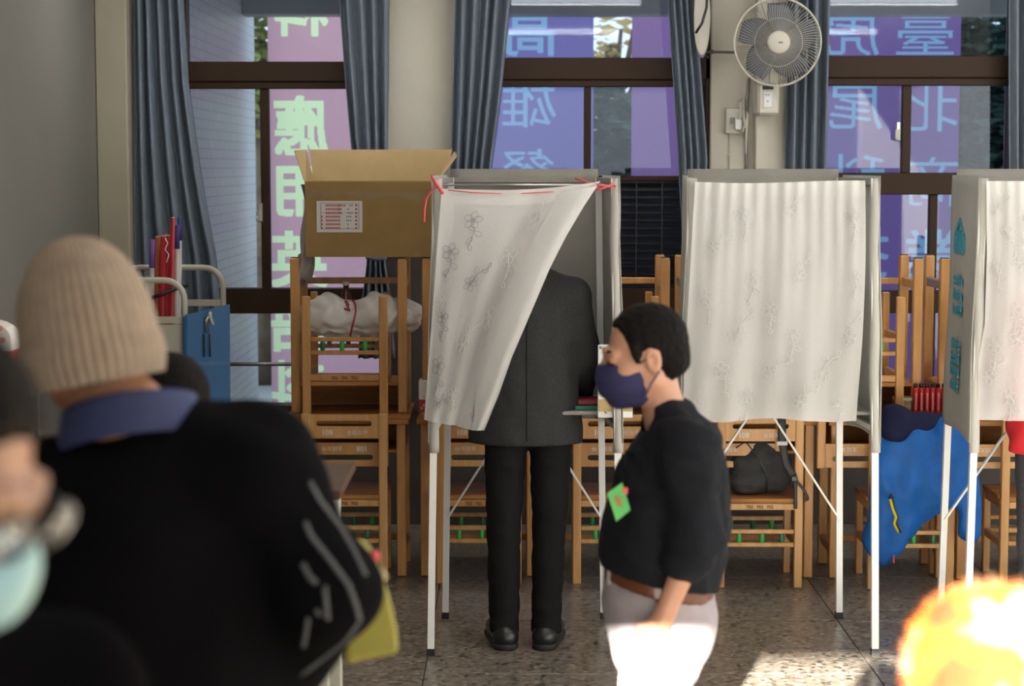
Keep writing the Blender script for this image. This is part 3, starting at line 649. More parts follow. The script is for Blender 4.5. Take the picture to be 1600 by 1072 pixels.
glyph(.40, .74, .70, .82, [(0, .5, .5, 1, .02), (.5, 1, 1, .5, .02), (0, .5, 0, 0, .03), (1, .5, 1, 0, .03), (0, .0, 1, 0, .03), (.2, .25, .8, .25, .03), (.2, .5, .8, .5, .03), (.5, .1, .5, .7, .03)]).build('printed_emblem', MATS['blue_print'], booth3)
for gi, (a, c, v0) in enumerate(((.40, .72, .56), (.40, .72, .50), (.40, .72, .44), (.42, .72, .30), (.42, .72, .245), (.42, .72, .19), (.42, .72, .135))):
    sg = [(0, rn.random(), 1, rn.random(), .012) for _ in range(2)]+[(x, .05, x, .95, .014) for x in (rn.uniform(0, .4), rn.uniform(.5, 1))]+[(0, .5, 1, .5, .012), (0, .1, 1, .1, .01)]
    glyph(a, c, v0, v0+.045, sg).build('printed_character', MATS['blue_print'], booth3)

# ---------------------------------------------------------------- lace curtains of the booths
def sprig(fn, u0, v0, sc, rot, thread, W, Hh, off=-.004):
    """one embroidered spray laid on the cloth surface fn(u, v)"""
    m = MB()
    def at(a, b_):
        ca, sa = math.cos(rot), math.sin(rot); x = (a*ca-b_*sa)*sc; y = (a*sa+b_*ca)*sc
        p = Vector(fn(min(1, max(0, u0+x/W)), min(1, max(0, v0-y/Hh)))); p.y += off; return p
    def loop(cx, cy, a, l, wd, r=.0011):
        pts = []
        for k in range(9):
            t = 2*PI*k/9; x = l*.5*(1-math.cos(t)); y = wd*math.sin(t); pts.append(at(cx+x*math.cos(a)-y*math.sin(a), cy+x*math.sin(a)+y*math.cos(a)))
        m.tube(pts, r, 4, closed=True)
    for k in range(5): loop(0, 0, k*2*PI/5, .026, .009)
    loop(-.005, 0, 0, .01, .005)
    pts = [at(0, -.005), at(.004, -.03), at(-.004, -.055), at(-.015, -.075)]; m.tube(pts, .0012, 4)
    loop(.003, -.035, -.6, .026, .007); loop(-.002, -.05, -2.4, .024, .006); loop(.004, -.028, 2.6, .018, .005); loop(-.012, -.07, -1.2, .018, .005)
    return m.build('embroidered_flower', MATS[thread])
def lace(label, fn, W, Hh, spots, nu=70, nv=60, threads=('lace_thread_pale', 'lace_thread')):
    o = MB().grid(fn, nu, nv).build('lace_curtain', MATS['lace']); tag(o, label, 'curtain', 'lace booth curtains')
    def band(u, v):
        p = Vector(fn(u, v*.065)); p.y -= .004; return p
    MB().grid(band, nu, 4).build('heading', MATS['lace'], o)
    for i, (u, v, s, r) in enumerate(spots): sprig(fn, u, v, s*1.15, r, threads[i % 2], W, Hh).parent = o
    return o
YC = YBF-.045
def c2(u, v):
    top = 284+2*math.sin(u*5); py = top+(657-top)*v; xl = 1086+(1066-1086)*v; xr = 1351+(1342-1351)*v+4*math.sin(v*4)
    p = P(xl+(xr-xl)*u, py+3*math.sin(u*9)*v, YC)
    f = (.011*math.sin(u*17+1.6*math.sin(v*2.2+u*2))+.006*math.sin(u*31+v*2.5))*(.35+.65*v)+.007*math.sin(u*80)*(1-v)**3+.006*math.sin(9*u+12*v)*v
    p.y += f; return p
spots2 = [(.28, .13, 1.1, .3), (.56, .12, 1, 2.5), (.92, .15, 1.1, .2), (.12, .27, 1, 2.2), (.36, .40, 1.1, .0), (.62, .40, 1, 2.8), (.08, .48, 1.2, .4), (.46, .53, 1, .2), (.28, .64, 1.2, 2.7), (.60, .65, 1, .1), (.92, .65, 1.1, 2.9), (.20, .78, 1.1, .4), (.48, .80, .9, 2.2), (.78, .80, 1.1, 2.6), (.36, .90, 1.2, .1), (.66, .92, 1, 2.4), (.07, .93, 1, .2), (.88, .93, .9, .3), (.94, .40, .9, .1)]
lace('white lace booth curtain hanging closed, between the masked man and the blue jacket', c2, .66, .92, spots2)
def c3(u, v):
    py = 283+(657-283)*v; xl = float(np.interp(v, [0, .3, .6, .75, 1], [1541, 1543, 1540, 1530, 1529])); xr = 1800
    p = P(xl+(xr-xl)*u, py, YC); p.y += (.012*math.sin(u*20+1.4*math.sin(v*2.5+u))+.006*math.sin(u*37+v*2))*(.4+.6*v)+.006*math.sin(u*85)*(1-v)**3; return p
spots3 = [(.06, .12, .9, 2.6), (.13, .22, 1.2, .4), (.05, .36, 1, .3), (.19, .34, 1, 2.2), (.16, .54, 1.2, .2), (.20, .66, 1.2, 2.7), (.07, .68, 1.2, .2), (.05, .82, 1, 2.5), (.16, .90, 1.2, .2), (.23, .15, 1, .1), (.35, .3, 1, .1), (.4, .6, 1, .1), (.6, .4, 1, .1), (.6, .8, 1, .1), (.8, .2, 1, .1), (.8, .6, 1, .1)]
lace('white lace booth curtain tinted pink by the red clothing behind it', c3, .66, .92, spots3)
def c1(u, v):
    top = 293+7*math.sin(u*PI)-10*u+(1-u)*2; bot = 655+12*min(1, u*1.3)
    py = top+(bot-top)*v
    xl = 690+(663-690)*v; xr = float(np.interp(v, [0, .10, .22, .35, .5, .7, .85, 1], [938, 912, 884, 858, 833, 800, 780, 757]))
    s = 1-(1-u)**1.12
    p = P(xl+(xr-xl)*s, py, YC)
    p.y += -.13*math.sin(PI*min(1, v*.75))*u**1.5 - .03*v + (.011*math.sin(u*13+1.5*v+.8*math.sin(v*3))+.006*math.sin(u*25+v*2))*(.3+.7*v)
    return p
spots1 = [(.22, .13, 1.2, .2), (.62, .14, 1.2, 2.7), (.10, .27, 1.2, .1), (.55, .28, 1.3, .3), (.30, .40, 1.1, 2.5), (.55, .54, 1.4, .3), (.10, .55, 1, .2), (.34, .66, 1.3, 2.6), (.12, .76, 1.4, .1), (.34, .87, 1.2, .3), (.72, .93, 1.1, 2.2), (.07, .48, .8, .1), (.16, .92, .9, 2.0)]
lc1 = lace('white lace booth curtain pulled aside over the suited voter', c1, .55, .92, spots1, threads=('lace_thread_grey', 'lace_thread'))
def fold1(u, v):                                # the edge turned back on itself
    vv = .02+v*.97; w0 = float(np.interp(v, [0, .25, .5, .8, 1], [.26, .30, .42, .40, .24])); p = Vector(c1(1-w0*u, vv)); p.y -= .012+.025*math.sin(PI*min(1, u*1.05))*math.sin(PI*(.15+.8*v)); return p
MB().grid(fold1, 16, 50).build('turned_edge', MATS['lace'], lc1)

# red tape ties on booth 1
def ribbon(pts, label):
    b = MB().tube(pts, .0045, 6).build('red_tie', MATS['red_tape']); return tag(b, label, 'ribbon', 'red plastic ties on the first booth')
ca = P(688, 288, YBF-.06); cb = P(958, 289, YBF-.05)
rt = ribbon([P(674, 274, YBF-.05), P(679, 285, YBF-.07), P(684, 292, YBF-.08), P(691, 300, YBF-.07), P(686, 290, YBF-.085), P(675, 297, YBF-.075), P(666, 310, YBF-.06), P(663, 330, YBF-.06), P(663, 347, YBF-.06)], 'red plastic tie knotted on the corner beside the cardboard box')
MB().tube([P(676, 279, YBF-.085), P(688, 296, YBF-.09), P(692, 302, YBF-.08)], .007, 6).build('knot', MATS['red_tape'], rt)
rt = ribbon([P(899, 278, YBF+.0), P(920, 286, YBF-.04), P(945, 291, YBF-.06), P(962, 292, YBF-.065), P(958, 287, YBF-.07), P(940, 295, YBF-.06), P(928, 297, YBF-.055)], 'red plastic tie at the booth corner above the masked man')
MB().tube([P(700, 297, YC-.006), P(740, 301, YC-.006), P(800, 303, YC-.006), P(880, 299, YC-.006), P(935, 296, YC-.006)], .0022, 5).build('cord', MATS['red_tape'], rt)
# ================================================================ things on and around the desks
M('cardboard', (0.30, 0.185, 0.065), 0.85, var=.06, vscale=10); M('cardboard_in', (0.36, 0.25, 0.115), 0.85, var=.05, vscale=10); M('paper', (0.66, 0.63, 0.60), .7); M('print_red', (0.42, 0.10, 0.10), .7); M('print_grey', (0.16, 0.16, 0.17), .7)
M('clear_tape', (0.45, 0.38, 0.27), .12, transp=.72)
yb = DY[0]+.02; p0 = P(477, 378, yb); p1 = P(682, 284, yb); bx = empty('cardboard_box', ((p0.x+p1.x)/2, yb, p0.z)); tag(bx, 'open brown cardboard box with a white form on it, on top of the stacked desks', 'box')
I = Matrix.Translation(-bx.location); zt = p1.z; dd = .38; t = .006
zb = 2*DH+.002; p0.z = zb
MB().box(p0.x, p1.x, yb, yb+t, zb, zt, I).build('front_wall', MATS['cardboard'], bx)
MB().box(p0.x, p1.x, yb+dd-t, yb+dd, zb, zt, I).build('back_wall', MATS['cardboard'], bx)
MB().box(p0.x, p0.x+t, yb+t, yb+dd-t, zb, zt, I).build('side_wall', MATS['cardboard'], bx); MB().box(p1.x-t, p1.x, yb+t, yb+dd-t, zb, zt, I).build('side_wall', MATS['cardboard'], bx)
MB().box(p0.x+t, p1.x-t, yb+t, yb+dd-t, zb, zb+t, I).build('bottom', MATS['cardboard'], bx)
# flaps: rear one stands up, front one hangs folded inwards, side ones up
pt = P(470, 234, yb+dd); pr = P(713, 234, yb+dd)
b = MB(); A = [I @ v for v in (Vector((p0.x, yb+dd, zt)), Vector((p1.x+.01, yb+dd, zt)), Vector((pr.x-.02, yb+dd+.07, pt.z)), Vector((pt.x+.035, yb+dd+.07, pt.z)))]
b.v = [tuple(v) for v in A]; b.f = [(0, 1, 2, 3)]; thick(b.build('rear_flap', MATS['cardboard_in'], bx), t)
b = MB(); A = [I @ v for v in (Vector((p0.x, yb+.01, zt)), Vector((p0.x, yb+dd, zt)), Vector((pt.x+.02, yb+dd+.03, pt.z)), Vector((pt.x-.012, yb+.22, pt.z-.005)))]
b.v = [tuple(v) for v in A]; b.f = [(0, 1, 2, 3)]; thick(b.build('side_flap', MATS['cardboard_in'], bx), t)
b = MB(); A = [I @ v for v in (Vector((p1.x, yb+.02, zt)), Vector((p1.x, yb+dd, zt)), Vector((p1.x+.07, yb+dd+.03, pt.z-.01)), Vector((p1.x+.085, yb+.2, pt.z-.03)))]
b.v = [tuple(v) for v in A]; b.f = [(0, 1, 2, 3)]; thick(b.build('side_flap', MATS['cardboard_in'], bx), t)
b = MB(); A = [I @ v for v in (Vector((p0.x, yb+.003, zt)), Vector((p1.x, yb+.003, zt)), Vector((p1.x-.01, yb+.14, zt-.055)), Vector((p0.x+.01, yb+.14, zt-.055)))]
b.v = [tuple(v) for v in A]; b.f = [(0, 1, 2, 3)]; thick(b.build('front_flap', MATS['cardboard_in'], bx), t)
l0 = P(495, 363, yb); l1 = P(566, 314, yb)
lab = MB().box(l0.x, l1.x, yb-.0012, yb-.0002, l0.z, l1.z, I).build('form_sheet', MATS['paper'], bx)
rn = random.Random(5)
for r_ in range(7):                              # rows of tiny illegible print
    py = 321+r_*5.9; red, gry = MB(), MB()
    def dash(mb, a, c, hgt=1.7):
        A, B = P(a, py+hgt, yb-.0016), P(c, py-hgt, yb-.0016); mb.box(A.x, B.x, yb-.0018, yb-.0013, A.z, B.z, I)
    x = 509
    while x < 530: dash(red, x, x+1.8); x += 2.6
    if r_ > 2: dash(red, 502, 504)
    if r_ < 3:
        for x in (532, 535, 538)[:3 if r_ == 0 else 1]: dash(red, x, x+1.8)
    for x in ((546, 549), (543,), (543, 546, 549), (541, 544, 547), (541, 544, 547), (543,), (543,))[r_]: dash(gry, x, x+1.8, 1.2)
    dash(red, 555, 558)
    red.build('print_line', MATS['print_red'], lab)['kind'] = 'stuff'; gry.build('print_line', MATS['print_grey'], lab)['kind'] = 'stuff'
for (a, c, r0, r1) in ((501, 561, 318.3, 317.7), (501, 561, 357.8, 357.2), (501, 501.5, 358, 318), (560.5, 561, 358, 318), (501, 561, 333, 332.5), (529, 529.5, 333, 318)):
    A, B = P(a, r0, yb), P(c, r1, yb); MB().box(A.x, B.x, yb-.0018, yb-.0013, A.z, B.z, I).build('rule_line', MATS['print_grey'], lab)
def tape(u, v):
    pp = P(480+u*200, 297+5*u+v*(9+4*math.sin(u*17)), yb-.004); pp.y += .002*math.sin(u*40+v*4); return I @ pp
MB().grid(tape, 60, 3).build('clear_tape', MATS['clear_tape'], bx)

# white plastic sack tied with red string, on the inverted chair of stack A
M('white_plastic', (0.82, 0.80, 0.77), 0.35, transl=.15); M('string_red', (0.40, 0.03, 0.05), .6)
ys = DY[0]+.14; rr = lambda px, py, dy=0: tuple(P(px, py, ys+dy))
s = Sdf(.007, .05); zsack = .0
s.chain([rr(485, 497), rr(515, 492), rr(545, 501), rr(590, 491), rr(632, 494)], [.07, .09, .066, .09, .07], None, .04)
s.ell(rr(640, 492), (.05, .07, .05)); s.noise = wrinkle(.010, 42, 1.0, (1.2, 1, 1.4))
sk = s.mesh('plastic_sack', MATS['white_plastic']); tag(sk, 'white plastic sack tied round with red string, under the cardboard box', 'sack')
pts = []
for k in range(14):
    a = 2*PI*k/14; c = P(549, 498, ys); pts.append((c.x+.012*math.sin(a*2)+.02*math.cos(a), c.y-.094*math.cos(a), c.z+.088*math.sin(a)))
MB().tube(pts, .0045, 6, closed=True).build('string', MATS['string_red'], sk)
MB().tube([P(545, 478, ys-.09), P(540, 470, ys-.085), P(546, 486, ys-.10), P(538, 482, ys-.10)], .006, 6).build('string_knot', MATS['string_red'], sk)
# amber bottle behind the sack
pb = P(541, 478, DY[0]+.27); M('amber', (.10, .035, .012), .15); M('label_cream', (.5, .42, .3), .6)
bt = empty('drink_bottle', (pb.x, pb.y, DH+.16+SH-.184)); tag(bt, 'small amber bottle with a cream and red label behind the plastic sack', 'bottle')
hz = P(541, 440, pb.y).z-bt.location.z
MB().lathe([(.03, 0), (.033, .01), (.033, hz-.09), (.014, hz-.04), (.013, hz-.014)], 20).build('body', MATS['amber'], bt)
MB().lathe([(.0335, hz-.16), (.0335, hz-.095)], 20).build('label', MATS['label_cream'], bt); MB().lathe([(.0156, hz-.018), (.0156, hz)], 16).build('cap', MATS['white_paint'], bt)
MB().cbox(-.012, .012, -.036, -.033, hz-.13, hz-.105, .001).build('label_mark', MATS['red_tape'], bt)
# grey hanging wrap at the left side of the box
def wr(u, v):
    p = P(470+14*u-10*v*(1-u)+(8*math.sin(v*3)), 288+150*v, DY[0]+.06+.03*math.sin(v*6+u*4)); p.x += .01*math.sin(v*9); return p
thick(MB().grid(wr, 8, 24).build('plastic_wrap', M('wrap_grey', (.42, .38, .35), .35, transl=.3)), .001); tag(bpy.data.objects['plastic_wrap'], 'crumpled grey plastic wrap hanging down the side of the cardboard box', 'wrap')

# red and white cartons
def carton(loc, w_, d_, h_, label, rz=0, domed=False):
    r = empty('patterned_carton', loc, rz); tag(r, label, 'carton')
    wm, rm, pk = M('carton_white', (.72, .68, .64), .6), M('carton_red', (.40, .02, .03), .5), M('carton_pink', (.62, .25, .22), .6)
    MB().cbox(-w_/2, w_/2, -d_/2, d_/2, 0, h_*.5, .003).build('red_base', rm, r)
    if domed:
        poly = [(-w_/2, h_*.5), (w_/2, h_*.5)]+[(w_/2*math.cos(a*PI/10), h_*.72+h_*.28*math.sin(a*PI/10)) for a in range(11)]
        MB().prism(poly, -d_/2, d_/2).build('white_panel', wm, r)
    else: MB().cbox(-w_/2, w_/2, -d_/2, d_/2, h_*.5, h_, .003).build('white_panel', wm, r)
    rn = random.Random(2)
    for k in range(16):
        z = h_*rn.uniform(.08, .92); x = rn.uniform(-.42, .42)*w_
        if .42 < z/h_ < .56: continue
        s_ = .05*w_; MB().lathe([(s_, 0), (s_*.6, .0008), (0, .001)], 6, Matrix.Translation((x*.9, -d_/2-.0002, z)) @ Matrix.Rotation(PI/2, 4, 'X')).build('blossom_print', pk if z > h_*.5 else wm, r)
    return r
pc = P(668, 644, DY[1]-.02); carton((XAT(672, 620, DY[1]+.06), DY[1]+.06, DH+.001), .10, .10, .175, 'red and white patterned carton on the desk edge beside the first booth', 0)
carton((XAT(24, 540, 6.6)-.105, 6.6, ZAT(592, 6.6)), .21, .12, .205, 'white and red blossom-patterned packet on the cupboard by the grey wall', 0, True)
# low cupboard by the wall that carries the packet (hidden by the people in front)
cb_ = empty('low_cupboard', (XL+.2, 6.65, 0)); tag(cb_, 'dark cupboard by the grey wall, behind the men at the left', 'cupboard'); zc = ZAT(592, 6.6)
MB().cbox(-.19, .3, -.22, .25, .05, zc, .006).build('body', M('cupboard_dark', (.05, .045, .04), .6), cb_); MB().cbox(-.17, .05, -.23, -.22, .1, zc-.04, .004).build('door', MATS['cupboard_dark'], cb_); MB().cbox(.06, .28, -.23, -.22, .1, zc-.04, .004).build('door', MATS['cupboard_dark'], cb_)
MB().cbox(-.17, .28, -.2, .23, 0, .05, .004).build('plinth', MATS['black_plastic'], cb_)

# ---------------------------------------------------------------- cream cart with rolls and poles
yc0, yc1 = 8.55, 9.05
ct = empty('tube_cart', (P(250, 600, yc0).x, yc0, 0)); tag(ct, 'cream tubular steel cart holding poles and rolled posters by the curtain', 'cart'); I = Matrix.Translation(-ct.location)
def hoop(pxl, pxr, py, y, r_, zbot):
    A = P(pxl, py, y); B = P(pxr, py, y); rc = .09; pts = [Vector((A.x, y, zbot))]
    for k in range(7): a = PI-k*PI/12; pts.append(Vector((A.x+rc+rc*math.cos(a), y, A.z-rc+rc*math.sin(a))))
    for k in range(7): a = PI/2-k*PI/12; pts.append(Vector((B.x-rc+rc*math.cos(a), y, A.z-rc+rc*math.sin(a))))
    pts.append(Vector((B.x, y, zbot))); return MB().tube([I @ p for p in pts], r_, 10)
hoop(120, 288, 438, yc0, .014, .08).build('front_hoop', MATS['cream_metal'], ct); hoop(188, 348, 418, yc1, .014, .08).build('rear_hoop', MATS['cream_metal'], ct)
zmid = ZAT(500, yc0); xl, xr = P(120, 438, yc0).x, P(288, 438, yc0).x; xl2, xr2 = P(188, 418, yc1).x, P(348, 418, yc1).x
for (a, b_) in (((xl, yc0, zmid), (xr, yc0, zmid)), ((xl2, yc1, ZAT(473, yc1)), (xr2, yc1, ZAT(473, yc1)))): MB().bar(I @ Vector(a), I @ Vector(b_), .016, .03).build('cross_rail', MATS['cream_metal'], ct)
for (xa_, xb_) in ((xl, xl2), (xr, xr2)): MB().bar(I @ Vector((xa_, yc0, .35)), I @ Vector((xb_, yc1, .35)), .02, .02).build('side_rail', MATS['cream_metal'], ct)
for k in range(3):
    x0 = xl+(xr-xl)*k/3+.004; MB().cbox(x0, xl+(xr-xl)*(k+1)/3-.004, yc0-.006, yc0+.006, .3, zmid-.02, .003, I).build('front_panel', MATS['cream_metal'], ct)
MB().cbox(xl, xr2, yc0+.01, yc1-.01, .28, .30, .003, I).build('deck', MATS['cream_metal'], ct)
MB().bar(I @ Vector((P(232, 480, yc0).x, yc0, zmid)), I @ Vector((P(232, 440, yc0).x, yc0, ZAT(438, yc0))), .02, .02).build('upright', MATS['cream_metal'], ct)
for (x, y) in ((xl, yc0), (xr, yc0), (xl2, yc1), (xr2, yc1)):
    MB().lathe([(.035, -.012), (.04, -.006), (.04, .006), (.035, .012)], 16, I @ Matrix.Translation((x, y, .04)) @ Matrix.Rotation(PI/2, 4, 'Y')).build('caster', MATS['rubber'], ct)
def roll(px, pyt, pyb, y, r_, mat, label, capm=None, capl=0, cat='pole'):
    a, b_ = P(px, pyt, y), P(px-4, pyb, y); b_.z = max(b_.z, .302); root = empty('rolled_pole', b_); tag(root, label, cat, 'rolls and poles standing in the cart'); d = a-b_; n_ = d.normalized()
    MB().tube([(0, 0, 0), d-n_*capl], r_, 12).build('shaft', mat, root)
    if capm: MB().tube([d-n_*capl, d-n_*.004, d], [r_*1.12, r_*1.12, r_*.7], 12).build('cap', capm, root)
    else: MB().tube([d, d+n_*.006], [r_, r_*.8], 12).build('end', M('roll_end', (.5, .28, .2), .7), root)
pm = M('purple_plastic', (.16, .085, .32), .5); wp = M('pale_tube', (.50, .49, .47), .5); rm = M('roll_red', (.42, .02, .03), .5); om = M('roll_orange', (.45, .12, .04), .5); nv = M('navy_cap', (.05, .05, .20), .5)
yr = yc0+.2
roll(238, 374, 900, yr, .012, wp, 'pale tube with a purple top nearest the beige knit hat', pm, .13)
roll(247, 371, 900, yr+.03, .014, om, 'orange rolled poster between the purple tube and red rolls')
roll(255, 370, 900, yr, .013, rm, 'red rolled poster next to the orange roll'); roll(262, 369, 900, yr+.03, .015, rm, 'red rolled poster tied with white cord')
roll(270, 341, 900, yr, .010, rm, 'tall thin dark red pole in the cart'); roll(277, 351, 900, yr+.03, .011, wp, 'white pole with a navy cap, shorter of the two', nv, .11); roll(281, 338, 900, yr+.06, .011, wp, 'tallest white pole with a navy cap', nv, .11)
cd = MB().tube([P(258, 372, yr-.02), P(262, 380, yr-.02), P(258, 390, yr-.02), P(264, 398, yr-.02), P(260, 410, yr-.02)], .0025, 6).build('white_cord', MATS['white_paint']); tag(cd, 'white cord looped round the red rolled poster', 'cord')
st = MB().tube([P(236, 466, yr-.06), P(255, 459, yr-.05), P(275, 451, yr-.03), P(293, 446, yr)], .009, 8).build('strap', MATS['black_plastic']); tag(st, 'black strap holding the poles against the cart', 'strap')
MB().cbox(-.03, -.0, -.012, .012, -.014, .014, .003, Matrix.Translation(P(236, 466, yr-.06))).build('strap_end', MATS['white_paint'], st)
# blue translucent plastic case hooked on the cart
bm = M('blue_plastic', (.015, .16, .42), .22, transl=.25); yq = yc0-.05
bc = empty('plastic_case', P(325, 640, yq)); tag(bc, 'blue plastic case with black hooks hanging on the cart', 'case'); I2 = Matrix.Translation(-bc.location)
A = [P(289, 492, yq), P(359, 475, yq+.05), P(360, 640, yq+.05), P(291, 640, yq)]
b = MB(); b.v = [tuple(I2 @ v) for v in A]; b.f = [(0, 3, 2, 1)]; thick(b.build('front_sheet', bm, bc), .004)
b = MB(); A2 = [P(286, 495, yq+.02), P(292, 493, yq-.004), P(293, 642, yq-.004), P(287, 640, yq+.02)]; b.v = [tuple(I2 @ v) for v in A2]; b.f = [(0, 3, 2, 1)]; thick(b.build('spine', M('blue_plastic_deep', (.01, .12, .30), .3), bc), .005)
b = MB(); A2 = [P(289, 566, yq-.004), P(360, 565, yq+.045), P(360, 570, yq+.045), P(289, 572, yq-.004)]; b.v = [tuple(I2 @ v) for v in A2]; b.f = [(0, 3, 2, 1)]; thick(b.build('crease', MATS['blue_plastic_deep'], bc), .004)
for px in (319, 328): MB().tube([I2 @ P(px, 522, yq), I2 @ P(px, 540, yq-.006), I2 @ P(px, 558, yq-.006)], .004, 6).build('hook', MATS['black_plastic'], bc)
MB().tube([I2 @ P(324, 520, yq-.01), I2 @ P(322, 500, yq-.01), I2 @ P(330, 488, yq-.01)], .008, 6).build('clip', MATS['steel'], bc)
MB().tube([I2 @ P(327, 488, yq-.014), I2 @ P(330, 500, yq-.016), I2 @ P(333, 508, yq-.014)], .008, 6).build('pale_tag', MATS['cream_metal'], bc)
# guard bar in front of the low window
gb = MB().tube([P(352, 569, 9.6), P(455, 569, 9.6)], .01, 10).build('guard_bar', MATS['bracket']); tag(gb, 'grey metal guard bar in front of the low window pane', 'bar')
for px in (353, 454): MB().tube([P(px, 569, 9.6), P(px, 569, 9.99)], .008, 8).build('bracket_arm', MATS['bracket'], gb)

# ---------------------------------------------------------------- brown table behind the man in the knit hat
tm = M('table_brown', (.085, .045, .026), .6, spec=.2, var=.1, vscale=4); yt = 5.05
c = P(556, 722, 5.55); c0 = P(500, 800, yt)
tb_ = empty('brown_table', (c.x-.7, yt+.2, 0)); tag(tb_, 'brown topped table whose corner shows past the black sleeve', 'table'); I = Matrix.Translation(-tb_.location); ztb = c.z
xr_ = c.x
MB().cbox(xr_-1.4, xr_, yt, 5.55, ztb-.025, ztb, .004, I).build('table_top', tm, tb_)
for (x, y) in ((xr_-.06, yt+.06), (xr_-.06, 5.49), (xr_-1.34, yt+.06), (xr_-1.34, 5.49)): MB().cbox(x-.02, x+.02, y-.02, y+.02, 0, ztb-.025, .004, I).build('leg', MATS['cream_metal'], tb_)

# ---------------------------------------------------------------- backpack on chair D
bkm = M('backpack_black', (.03, .031, .032), .7, bump=.3, bscale=200); strm = M('strap_black', (.018, .018, .019), .6)
yk = DY[3]-.03; rr = lambda px, py, dy=0: np.array(P(px, py, yk+dy))
s = Sdf(.007, .035); zseat = SH+.002
s.box(rr(1182, 738), (.115, .055, .085), None, .04); s.ell(rr(1190, 705), (.09, .05, .06)); s.ell(rr(1168, 752, -.03), (.085, .04, .06)); s.ell(rr(1222, 735, -.02), (.05, .045, .09))
s.noise = wrinkle(.004, 40, 3.0)
s.cut((0, 0, zseat), (0, 0, -1))
bk = s.mesh('school_backpack', bkm); tag(bk, 'black backpack sitting on a wooden chair below the closed booth', 'backpack')
def strap(pts, wd, nm, par, m=strm):
    pts = [Vector(p) for p in pts]
    def fn(u, v):
        x = v*(len(pts)-1); i = min(int(x), len(pts)-2); p = pts[i].lerp(pts[i+1], x-i); d = pts[i+1]-pts[i]; sd_ = Vector((d.z, 0, -d.x)); sd_.normalize(); return p+sd_*wd*(u-.5)
    return thick(MB().grid(fn, 3, 24).build(nm, m, par), .006)
strap([P(1221, 640, yk-.16), P(1222, 662, yk-.172), P(1222, 690, yk-.172), P(1228, 725, yk-.165), P(1240, 745, yk-.16)], .034, 'shoulder_strap', bk)
strap([P(1240, 742, yk-.165), P(1243, 760, yk-.17), P(1243, 795, yk-.172)], .016, 'strap_tail', bk); strap([P(1243, 750, yk-.168), P(1256, 765, yk-.17), P(1263, 780, yk-.172), P(1255, 782, yk-.172)], .013, 'strap_tail', bk)
MB().cbox(-.024, .024, -.004, .004, -.009, .009, .002, Matrix.Translation(P(1222, 693, yk-.179))).build('woven_label', MATS['board_white'], bk)
MB().cbox(-.014, .014, -.006, .006, -.012, .012, .003, Matrix.Translation(P(1241, 748, yk-.172))).build('buckle', MATS['black_plastic'], bk)
MB().tube([P(1130, 765, yk-.09), P(1137, 762, yk-.095), P(1140, 770, yk-.095), P(1133, 773, yk-.09)], .004, 6, closed=True).build('ring', MATS['black_plastic'], bk)
MB().tube([P(1150, 700, yk-.06), P(1165, 690, yk-.065), P(1185, 715, yk-.075), P(1200, 745, yk-.075), P(1198, 770, yk-.07)], .0035, 6).build('zip_line', MATS['black_plastic'], bk)

# ---------------------------------------------------------------- blue jacket over chair E
jm = M('jacket_blue', (.008, .10, .37), .6, var=.12, vscale=14, spec=.25); nm_ = M('jacket_navy', (.007, .010, .040), .7, spec=.2)
yj = DY[4]-.24; rr = lambda px, py, dy=0: np.array(P(px, py, yj+dy))
fy = (0, 1, 0)
s = Sdf(.009, .03)
s.cap(rr(1420, 698), rr(1425, 735), .13, .16, (fy, .42)); s.cap(rr(1392, 700), rr(1380, 845), .075, .078, (fy, .75)); s.cap(rr(1432, 708), rr(1440, 765), .145, .13, (fy, .45)); s.cap(rr(1440, 668), rr(1486, 655), .04, .02, (fy, .8))
s.cap(rr(1432, 760), rr(1408, 815), .12, .09, (fy, .5)); s.cap(rr(1500, 690), rr(1515, 830), .05, .055, (fy, .8)); s.cap(rr(1376, 845), rr(1384, 868), .066, .05, (fy, .75)); s.cap(rr(1475, 670), rr(1490, 735), .05, .06, (fy, .7))
s.noise = wrinkle(.011, 24, 5.0, (1.2, 1, .6))
jk = s.mesh('rain_jacket', jm); tag(jk, 'bright blue jacket with navy shoulders draped over a chair', 'jacket')
s = Sdf(.009, .03); s.cap(rr(1398, 672, -.012), rr(1398, 655, -.005), .07, .06, (fy, 1.0)); s.cap(rr(1400, 668, -.018), rr(1474, 656, .01), .066, .035, (fy, .95)); s.ell(rr(1402, 648), (.05, .06, .045)); s.cut(rr(1383, 700), (-.5, 0, -1)); s.noise = wrinkle(.006, 25, 2.0)
s.mesh('navy_yoke', nm_, jk)
zp = [P(1391, 780, yj-.105), P(1395, 795, yj-.108), P(1400, 808, yj-.11), P(1397, 818, yj-.11), P(1404, 832, yj-.108)]
MB().tube(zp, .008, 6).build('zip_pull', M('zip_yellow', (.55, .48, .02), .5), jk); MB().tube([p+Vector((.009, -.004, 0)) for p in zp], .0035, 6).build('zip_edge', MATS['black_plastic'], jk)
MB().tube([P(1389, 778, yj-.105), P(1392, 772, yj-.108), P(1396, 778, yj-.108)], .004, 6).build('zip_ring', MATS['black_plastic'], jk)
MB().tube([P(1396, 868, yj-.05), P(1396, 880, yj-.05)], .005, 6).build('toggle', MATS['red_tape'], jk)

